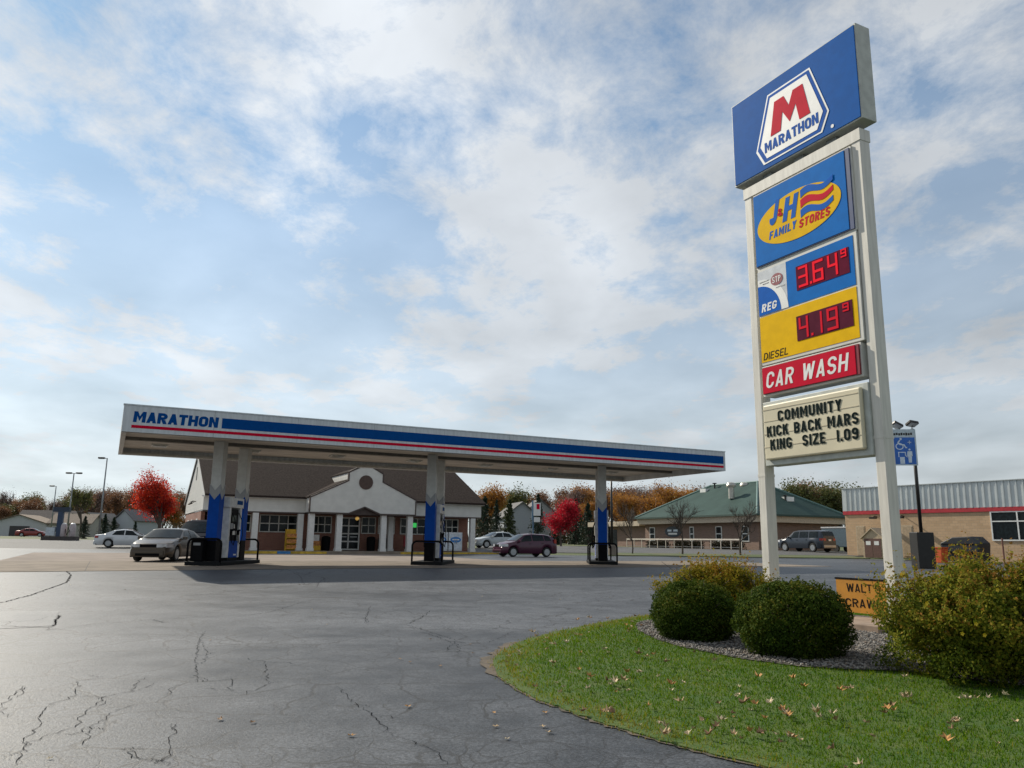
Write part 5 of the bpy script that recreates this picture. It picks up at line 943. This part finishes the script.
house('small tan-roofed house behind the vacuum station', 68, 172, 8, 8, 2.8, 2.0, 10, (.36, .34, .30), (.18, .14, .11), gable_front=False)
house('pale house with steep grey gable left of the red maple', 86, 185, 6, 8, 3.0, 2.4, -12, (.40, .41, .41), (.16, .15, .14))
house('pale blue-grey gabled house right beside the red maple', 122, 190, 6.0, 9, 4.0, 2.4, -20, (.42, .45, .47), (.15, .14, .14))
house('tall grey gabled house behind the conifers beyond the plum hatchback', 522, 150, 7, 8, 4.6, 2.8, 14, (.30, .32, .35), (.13, .125, .12))
house('grey house with a higher gable just right of the thin spruce', 540, 162, 6.5, 8, 5.8, 2.8, 8, (.32, .34, .34), (.14, .13, .125))
# vacuum station
p = gpx(60, 86); t = thing('vacuum_station', 'self-service vacuum island with blue machine and white canisters, far left', 'vacuum station', p, R(6)); box('island', mat('vac_base', (.07, .06, .055), .8), t, -1.75, 1.75, -.5, .5, -.1, .42)
box('sign_head', mat('vac_sign', (.02, .035, .06), .5), t, -1.0, .7, -.2, .2, 3.0, 3.5); box('mast', mat('vac_blue', (.025, .05, .10), .5), t, -.45, .05, -.2, .2, .42, 3.0); box('instruction_board', mat('vac_white', (.5, .55, .58), .5), t, -1.5, -.65, -.15, .1, .5, 1.35)
for x_ in (.25, 1.15): c_ = MB().lathe([(.30, .42), (.32, .5), (.32, 1.5), (.25, 1.72), (.1, 1.8)], (x_, 0, 0), 'z', 16).build('canister', mat('vac_can', (.42, .36, .36), .4, metal=.2), t, smooth=True); MB().lathe([(.26, 1.55), (.24, 1.75), (.1, 1.84)], (x_, 0, .005), 'z', 16).build('canister_cap', WHITE, c_, smooth=True)
MB().tube([(.7, -.1, 1.4), (.95, -.3, 1.0), (.7, -.32, .6), (.5, -.2, 1.2)], .04, 6).build('vacuum_hose', BLACK, t)
# lamp poles
def lamp_pole(label, u, vtop, y, heads, base=False, col=GALV):
    g = gpx(u, y); q = aty(u, vtop, y); h_ = q.z-g.z; t = thing('lamp_pole', label, 'lamp post', g, 0, 'parking lot lamp poles')
    MB().tube([(0, 0, -.1), (0, 0, h_*.5), (0, 0, h_)], [.11, .09, .065], 8).build('pole', col, t, smooth='all')
    for s_ in heads: MB().tube([(0, 0, h_-.05), (s_*.4, 0, h_)], .035, 6).build('arm', col, t); hh = MB().box(*sorted((s_*.3, s_*.98)), -.2, .2, h_-.08, h_+.1).build('lamp_head', DKSTEEL, t, bevel=.04); box('lens', LAMPGLASS, hh, *sorted((s_*.42, s_*.9)), -.15, .15, h_-.1, h_-.08)
    if base: MB().lathe([(.3, -.2), (.3, .75), (.26, .8)], (0, 0, 0), 'z', 14).build('concrete_base', CONC, t)
lamp_pole('tall single-headed grey lamp pole, nearest of the three at left', 98, 458, 90, (-1,)); lamp_pole('double-headed grey lamp pole above the vacuum station', 66, 473, 100, (-1, 1)); lamp_pole('farthest and shortest single-headed lamp pole at left', 49.5, 486, 125, (-1,))
lamp_pole('thin dark lamp pole on a concrete base behind the right pump island', 612, 470, 62, (1,), True, DKSTEEL)
# small pole sign in the middle distance
p = gpx(533, 76); t = thing('street_pole_sign', 'small blue and white sign on a thin pole above the plum hatchback', 'sign', p, R(10)); MB().tube([(0, 0, 0), (0, 0, 4.2)], .07, 8).build('pole', mat('pole_blue', (.05, .12, .2), .5), t); box('blue_edge', mat('pole_blue', (.05, .12, .2)), t, -.12, .0, -.1, .1, 2.6, 4.4); box('panel', WHITE, t, .0, .7, -.1, .1, 3.0, 4.2); box('red_mark', RED, t, .3, .6, -.11, -.1, 3.6, 4.1); box('lower_panel', WHITE, t, .05, .65, -.09, .09, 2.4, 2.85)
# lawn strips in the distance
struct(sheet('verge', [(6.6, 61.6), (27.5, 61.6), (27.5, 65.8), (6.6, 65.8)], FIELD, .06, thick=.1)); struct(sheet('far_verge', [(29.5, 60.3), (45, 60.3), (45, 63.5), (29.5, 63.5)], FIELD, .06, thick=.1))
# ================================================================== TREES
def branch_tree(seed, H, cr, trunk_h, r0, levels=3, spread=.75, kids=(5, 8), upw=.35):
    rr_ = random.Random(seed); mb = MB(); tips = []
    def grow(p, d, L_, r_, lv):
        pts = [p]; q = p.copy(); dd = d.copy(); n_ = 4
        for i in range(n_): dd = (dd+Vector((rr_.gauss(0, .13), rr_.gauss(0, .13), .05*upw*2))).normalized(); q = q+dd*L_/n_; pts.append(q.copy())
        mb.tube(pts, [r_*(1-.6*i/n_) for i in range(n_+1)], 6 if lv == 0 else 4 if lv == 1 else 3, cap=False)
        if lv >= levels: tips.extend([pts[2], pts[3], pts[4]]); return
        if lv >= levels-1: tips.append(pts[4])
        k = rr_.randint(*kids)
        for i in range(k):
            f = rr_.uniform(.35 if lv else .45, 1); b0 = pts[min(int(f*n_), n_-1)].lerp(pts[min(int(f*n_)+1, n_)], f*n_-int(f*n_)); a = rr_.uniform(0, 6.283)
            o = dd.orthogonal().normalized(); s_ = (o*math.cos(a)+dd.cross(o)*math.sin(a)); nd_ = (dd*(1-spread*.6)+s_*spread+Vector((0, 0, upw))).normalized()
            grow(b0, nd_, L_*rr_.uniform(.45, .68), r_*.5, lv+1)
    grow(Vector((0, 0, -.15)), Vector((0, 0, 1)), trunk_h*1.35, r0, 0)
    co = np.array(mb.v); zmax = co[:, 2].max(); rad = np.abs(co[:, :2]).max(); sc_ = np.array([cr/rad, cr/rad, H/zmax]); mb.v = [tuple(v) for v in co*sc_]
    return mb, np.array([tuple(p) for p in tips])*sc_
TREE = {}
def tree_proto(key, seed, H, cr, trunk_h, r0, leaf, leafn, lsize, lspread, **kw):
    mb, tips = branch_tree(seed, H, cr, trunk_h, r0, **kw); tm = mb.mesh('trunk'); tm.materials.append(BARK); cm_ = None
    if leafn:
        rng = np.random.default_rng(seed); k = rng.integers(0, len(tips), leafn); P = tips[k]+rng.normal(0, lspread, (leafn, 3)); P[:, 2] = np.maximum(P[:, 2], .4)
        V, F = leaf_quads(P, lsize, rng, asp=.7); clump = rng.uniform(0, 1, len(tips))[k]
        cm_ = fast_mesh('crown', V, F, np.clip(clump*.6+rng.uniform(0, .4, leafn), 0, 1)); cm_.materials.append(leaf)
    TREE[key] = (tm, cm_)
REDL = leafmat('red_maple_leaf', [(.25, .010, .010), (.50, .022, .012), (.62, .07, .02), (.44, .028, .03)], .45); SCARL = leafmat('scarlet_leaf', [(.26, .006, .018), (.46, .010, .028), (.56, .03, .04)], .4)
ORGL = leafmat('orange_leaf', [(.18, .075, .022), (.34, .14, .028), (.42, .20, .035), (.28, .18, .04)], .35); RUSL = leafmat('rust_leaf', [(.13, .07, .045), (.22, .11, .06), (.27, .15, .07)], .3)
YELL = leafmat('gold_leaf', [(.20, .10, .015), (.38, .20, .02), (.42, .24, .03)], .4); GRNL = leafmat('dull_green_leaf', [(.05, .07, .022), (.10, .115, .035), (.18, .15, .045)], .3); MAUL = leafmat('mauve_twig', [(.14, .10, .09), (.20, .13, .115), (.24, .14, .11)], .2)
tree_proto('redmaple', 11, 6.6, 3.0, .6, .05, REDL, 16000, .075, .30, kids=(6, 9), upw=.25); tree_proto('scarlet', 12, 5.6, 2.2, 1.5, .11, SCARL, 12000, .08, .36, kids=(6, 8), upw=.3)
for k_, sd_ in enumerate((21, 22, 23)): tree_proto(f'orange{k_}', sd_, 10, 4.2, 2.6, .22, ORGL, 9000, .14, .55, kids=(5, 8), upw=.35)
for k_, sd_ in enumerate((31, 32)): tree_proto(f'rust{k_}', sd_, 10, 3.6, 2.6, .2, RUSL, 5000, .13, .5, kids=(5, 7), upw=.45)
for k_, sd_ in enumerate((41, 42)): tree_proto(f'gold{k_}', sd_, 9, 4.0, 2.2, .2, YELL, 9000, .14, .55, kids=(5, 8), upw=.3)
for k_, sd_ in enumerate((51, 52)): tree_proto(f'green{k_}', sd_, 9, 4.0, 2.2, .2, GRNL, 8500, .14, .6, kids=(5, 8), upw=.3)
for k_, sd_ in enumerate((61, 62)): tree_proto(f'mauve{k_}', sd_, 9.5, 3.6, 2.4, .17, MAUL, 3000, .09, .45, kids=(6, 8), upw=.5)
for k_, sd_ in enumerate((71, 72, 73)): tree_proto(f'bare{k_}', sd_, 5.2, 2.5, 1.7, .10, None, 0, .1, .3, kids=(6, 9), upw=.4)
tree_proto('oldoak', 81, 9.5, 4.5, 3.0, .3, GRNL, 3000, .13, .5, kids=(5, 8), upw=.4)
def conifer_proto(key, seed, H, r_, leaf):
    rng = np.random.default_rng(seed); mb = MB().tube([(0, 0, -.2), (0, 0, H*.6), (0, 0, H*.97)], [r_*.09, r_*.05, .01], 6); P = []; D = []
    for z in np.arange(.25, H*.98, H/26):
        L_ = r_*(1-z/H)**.85*rng.uniform(.8, 1.1); nb_ = 9
        for i in range(nb_):
            a = rng.uniform(0, 6.283); d = Vector((math.cos(a), math.sin(a), -.25+.5*z/H)); l_ = L_*rng.uniform(.7, 1.12); mb.tube([(0, 0, z), d*l_+Vector((0, 0, z))], [.018, .005], 3, cap=False); f = rng.uniform(.12, 1, 16); P.append(np.array([0, 0, z])+np.outer(f*l_, np.array(d))+rng.normal(0, .07, (16, 3)))
    P = np.concatenate(P); V, F = leaf_quads(P, H*.026, rng, asp=.45); tm = mb.mesh('trunk'); tm.materials.append(BARK); cm_ = fast_mesh('crown', V, F, rng.uniform(0, 1, len(P))); cm_.materials.append(leaf); TREE[key] = (tm, cm_)
SPR = leafmat('spruce_needle', [(.010, .022, .014), (.022, .040, .022), (.035, .055, .03)], .15); PINE = leafmat('pine_needle', [(.022, .035, .012), (.045, .06, .02), (.075, .085, .03)], .2)
conifer_proto('spruce0', 91, 6, 3.0, SPR); conifer_proto('spruce1', 92, 6, 2.6, SPR); conifer_proto('pine0', 93, 7, 2.0, PINE)
HT = dict(redmaple=6.6, scarlet=5.6, rust=10, orange=10, gold=9, green=9, mauve=9.5, bare=5.2, oldoak=9.5, spruce=6, pine=7)
def plant(key, label, u, y, vtop, name, group=None, wide=1.0, cat='tree'):
    g = gpx(u, y); h_ = aty(u, vtop, y).z-g.z; H0 = HT[key.rstrip('0123456789')]; s_ = h_/H0
    t = thing(name, label, cat, g, random.uniform(0, 6.28), group); t.scale = (s_*wide, s_*wide, s_)
    for nm, me in zip(('trunk', 'crown'), TREE[key]):
        if me: link(nm, me, t)
    return t
plant('redmaple', 'bright red maple tree left of the store gable', 158, 74, 471, 'maple_tree')
plant('scarlet', 'small scarlet maple tree right of the plum hatchback', 561, 92, 500, 'maple_tree', wide=1.05)
for k_, (u, y, vt, lab) in enumerate(((632, 64.6, 497, 'bare young tree on the verge right of the right pump island'), (682, 64.6, 498, 'bare young tree on the verge below the green roof vents'), (740, 64.2, 497, 'bare young tree on the verge just left of the sign post'))): plant(f'bare{k_}', lab, u, y, vt, 'bare_tree', 'bare trees on the verge', .85)
for k_, (u, y, vt, w_, lab) in enumerate(((83, 112, 516, .8, 'small cone-shaped spruce right of the vacuum station'), (103, 115, 514, .9, 'dark spruce at the foot of the tall left lamp pole'), (112, 118, 517, .8, 'dark spruce close left of the pale blue-grey house'), (134, 112, 521, .7, 'low dark spruce under the left side of the red maple'), (484, 108, 496, .75, 'tall dark spruce just right of the store eave'), (496, 118, 500, .6, 'narrow dark spruce between the store and the grey gable'), (538, 120, 494, .6, 'thin tall spruce in front of the grey house'), (576, 125, 499, .8, 'dark spruce behind the scarlet maple'), (588, 118, 503, .8, 'dark spruce left of the right pump column'), (555, 112, 525, 1.5, 'low dark conifer under the scarlet maple'))): plant(f'spruce{k_ % 2}', lab, u, y, vt, 'spruce_tree', 'spruces in the background', w_)
plant('pine0', 'loose olive pine left of the grey gable house', 509, 116, 499, 'pine_tree'); plant('oldoak', 'sparse pale-trunked tree above the vacuum station', 80, 160, 489, 'broadleaf_tree', wide=.9)
# the autumn wood behind: each tree its own object
wood = []
def run(lo, hi, step, keys, ylo, yhi, vlo, vhi, where):
    u = lo; i = 0
    while u < hi:
        k_ = random.choice(keys); wood.append((k_, u+random.uniform(-2, 2), random.uniform(ylo, yhi), random.uniform(vlo, vhi), where)); u += step*random.uniform(.7, 1.3)
run(-14, 182, 10, ['rust0', 'rust1', 'orange0', 'green1', 'green0', 'mauve1', 'mauve0', 'orange2'], 208, 245, 487, 507, 'behind the far left houses')
run(-10, 182, 9, ['rust0', 'mauve0', 'mauve1', 'rust1', 'green0', 'orange1'], 248, 300, 490, 504, 'in the far row behind the left houses')
run(474, 590, 9, ['rust0', 'rust1', 'orange0', 'mauve0', 'mauve1', 'green1', 'orange2'], 170, 215, 485, 506, 'behind the grey gabled houses')
run(572, 690, 9, ['orange0', 'orange1', 'gold0', 'mauve1', 'orange2', 'rust0', 'rust1'], 125, 160, 484, 503, 'left of the green roof')
run(596, 700, 11, ['mauve0', 'rust1', 'mauve1'], 180, 220, 481, 490, 'in the far row left of the green roof')
run(800, 846, 9, ['mauve0', 'mauve1', 'rust0', 'green0'], 150, 180, 482, 492, 'between the green roof and the tan building')
run(850, 1040, 20, ['mauve0', 'mauve1'], 160, 190, 489, 494, 'peeping over the ribbed parapet')
run(190, 474, 22, ['rust0', 'orange0', 'mauve0', 'rust1'], 150, 200, 492, 502, 'behind the store')
CN = dict(rust='rust-brown', orange='orange', gold='golden yellow', green='dull green', mauve='sparse mauve')
ORD = ['first', 'second', 'third', 'fourth', 'fifth', 'sixth', 'seventh', 'eighth', 'ninth', 'tenth', 'eleventh', 'twelfth', 'thirteenth', 'fourteenth']
cnt = {}
for k_, u, y, vt, where in sorted(wood, key=lambda q: q[1]):
    c_ = CN[k_.rstrip('0123456789')]; i = cnt.get((c_, where), 0); cnt[(c_, where)] = i+1
    plant(k_, f'{ORD[min(i, 13)]} {c_} tree {where}, from left', u, y, vt, 'autumn_tree', 'autumn wood in the distance', random.uniform(.85, 1.2))
# a low thicket closes the foot of the wood
rng = np.random.default_rng(99); P = []
for (u0, u1, y_, h_) in ((-30, 190, 206, 4), (470, 600, 168, 4), (570, 700, 128, 2.5), (800, 850, 148, 3)):
    n_ = 5200; uu = rng.uniform(u0, u1, n_); X = np.array([ray(u, 540)[0]/ray(u, 540)[1] for u in uu])*y_; P.append(np.stack([X, y_+rng.uniform(0, 9, n_), gz(y_)+rng.uniform(0, 1, n_)**1.4*h_], 1))
P = np.concatenate(P); V, F = leaf_quads(P, .32, rng); us = link('undergrowth', fast_mesh('undergrowth', V, F, rng.uniform(0, 1, len(P)))); us.data.materials.append(leafmat('thicket_leaf', [(.03, .028, .015), (.06, .045, .02), (.10, .055, .025)], .25)); tag(us, 'brown undergrowth at the foot of the distant wood', 'undergrowth', kind='stuff')
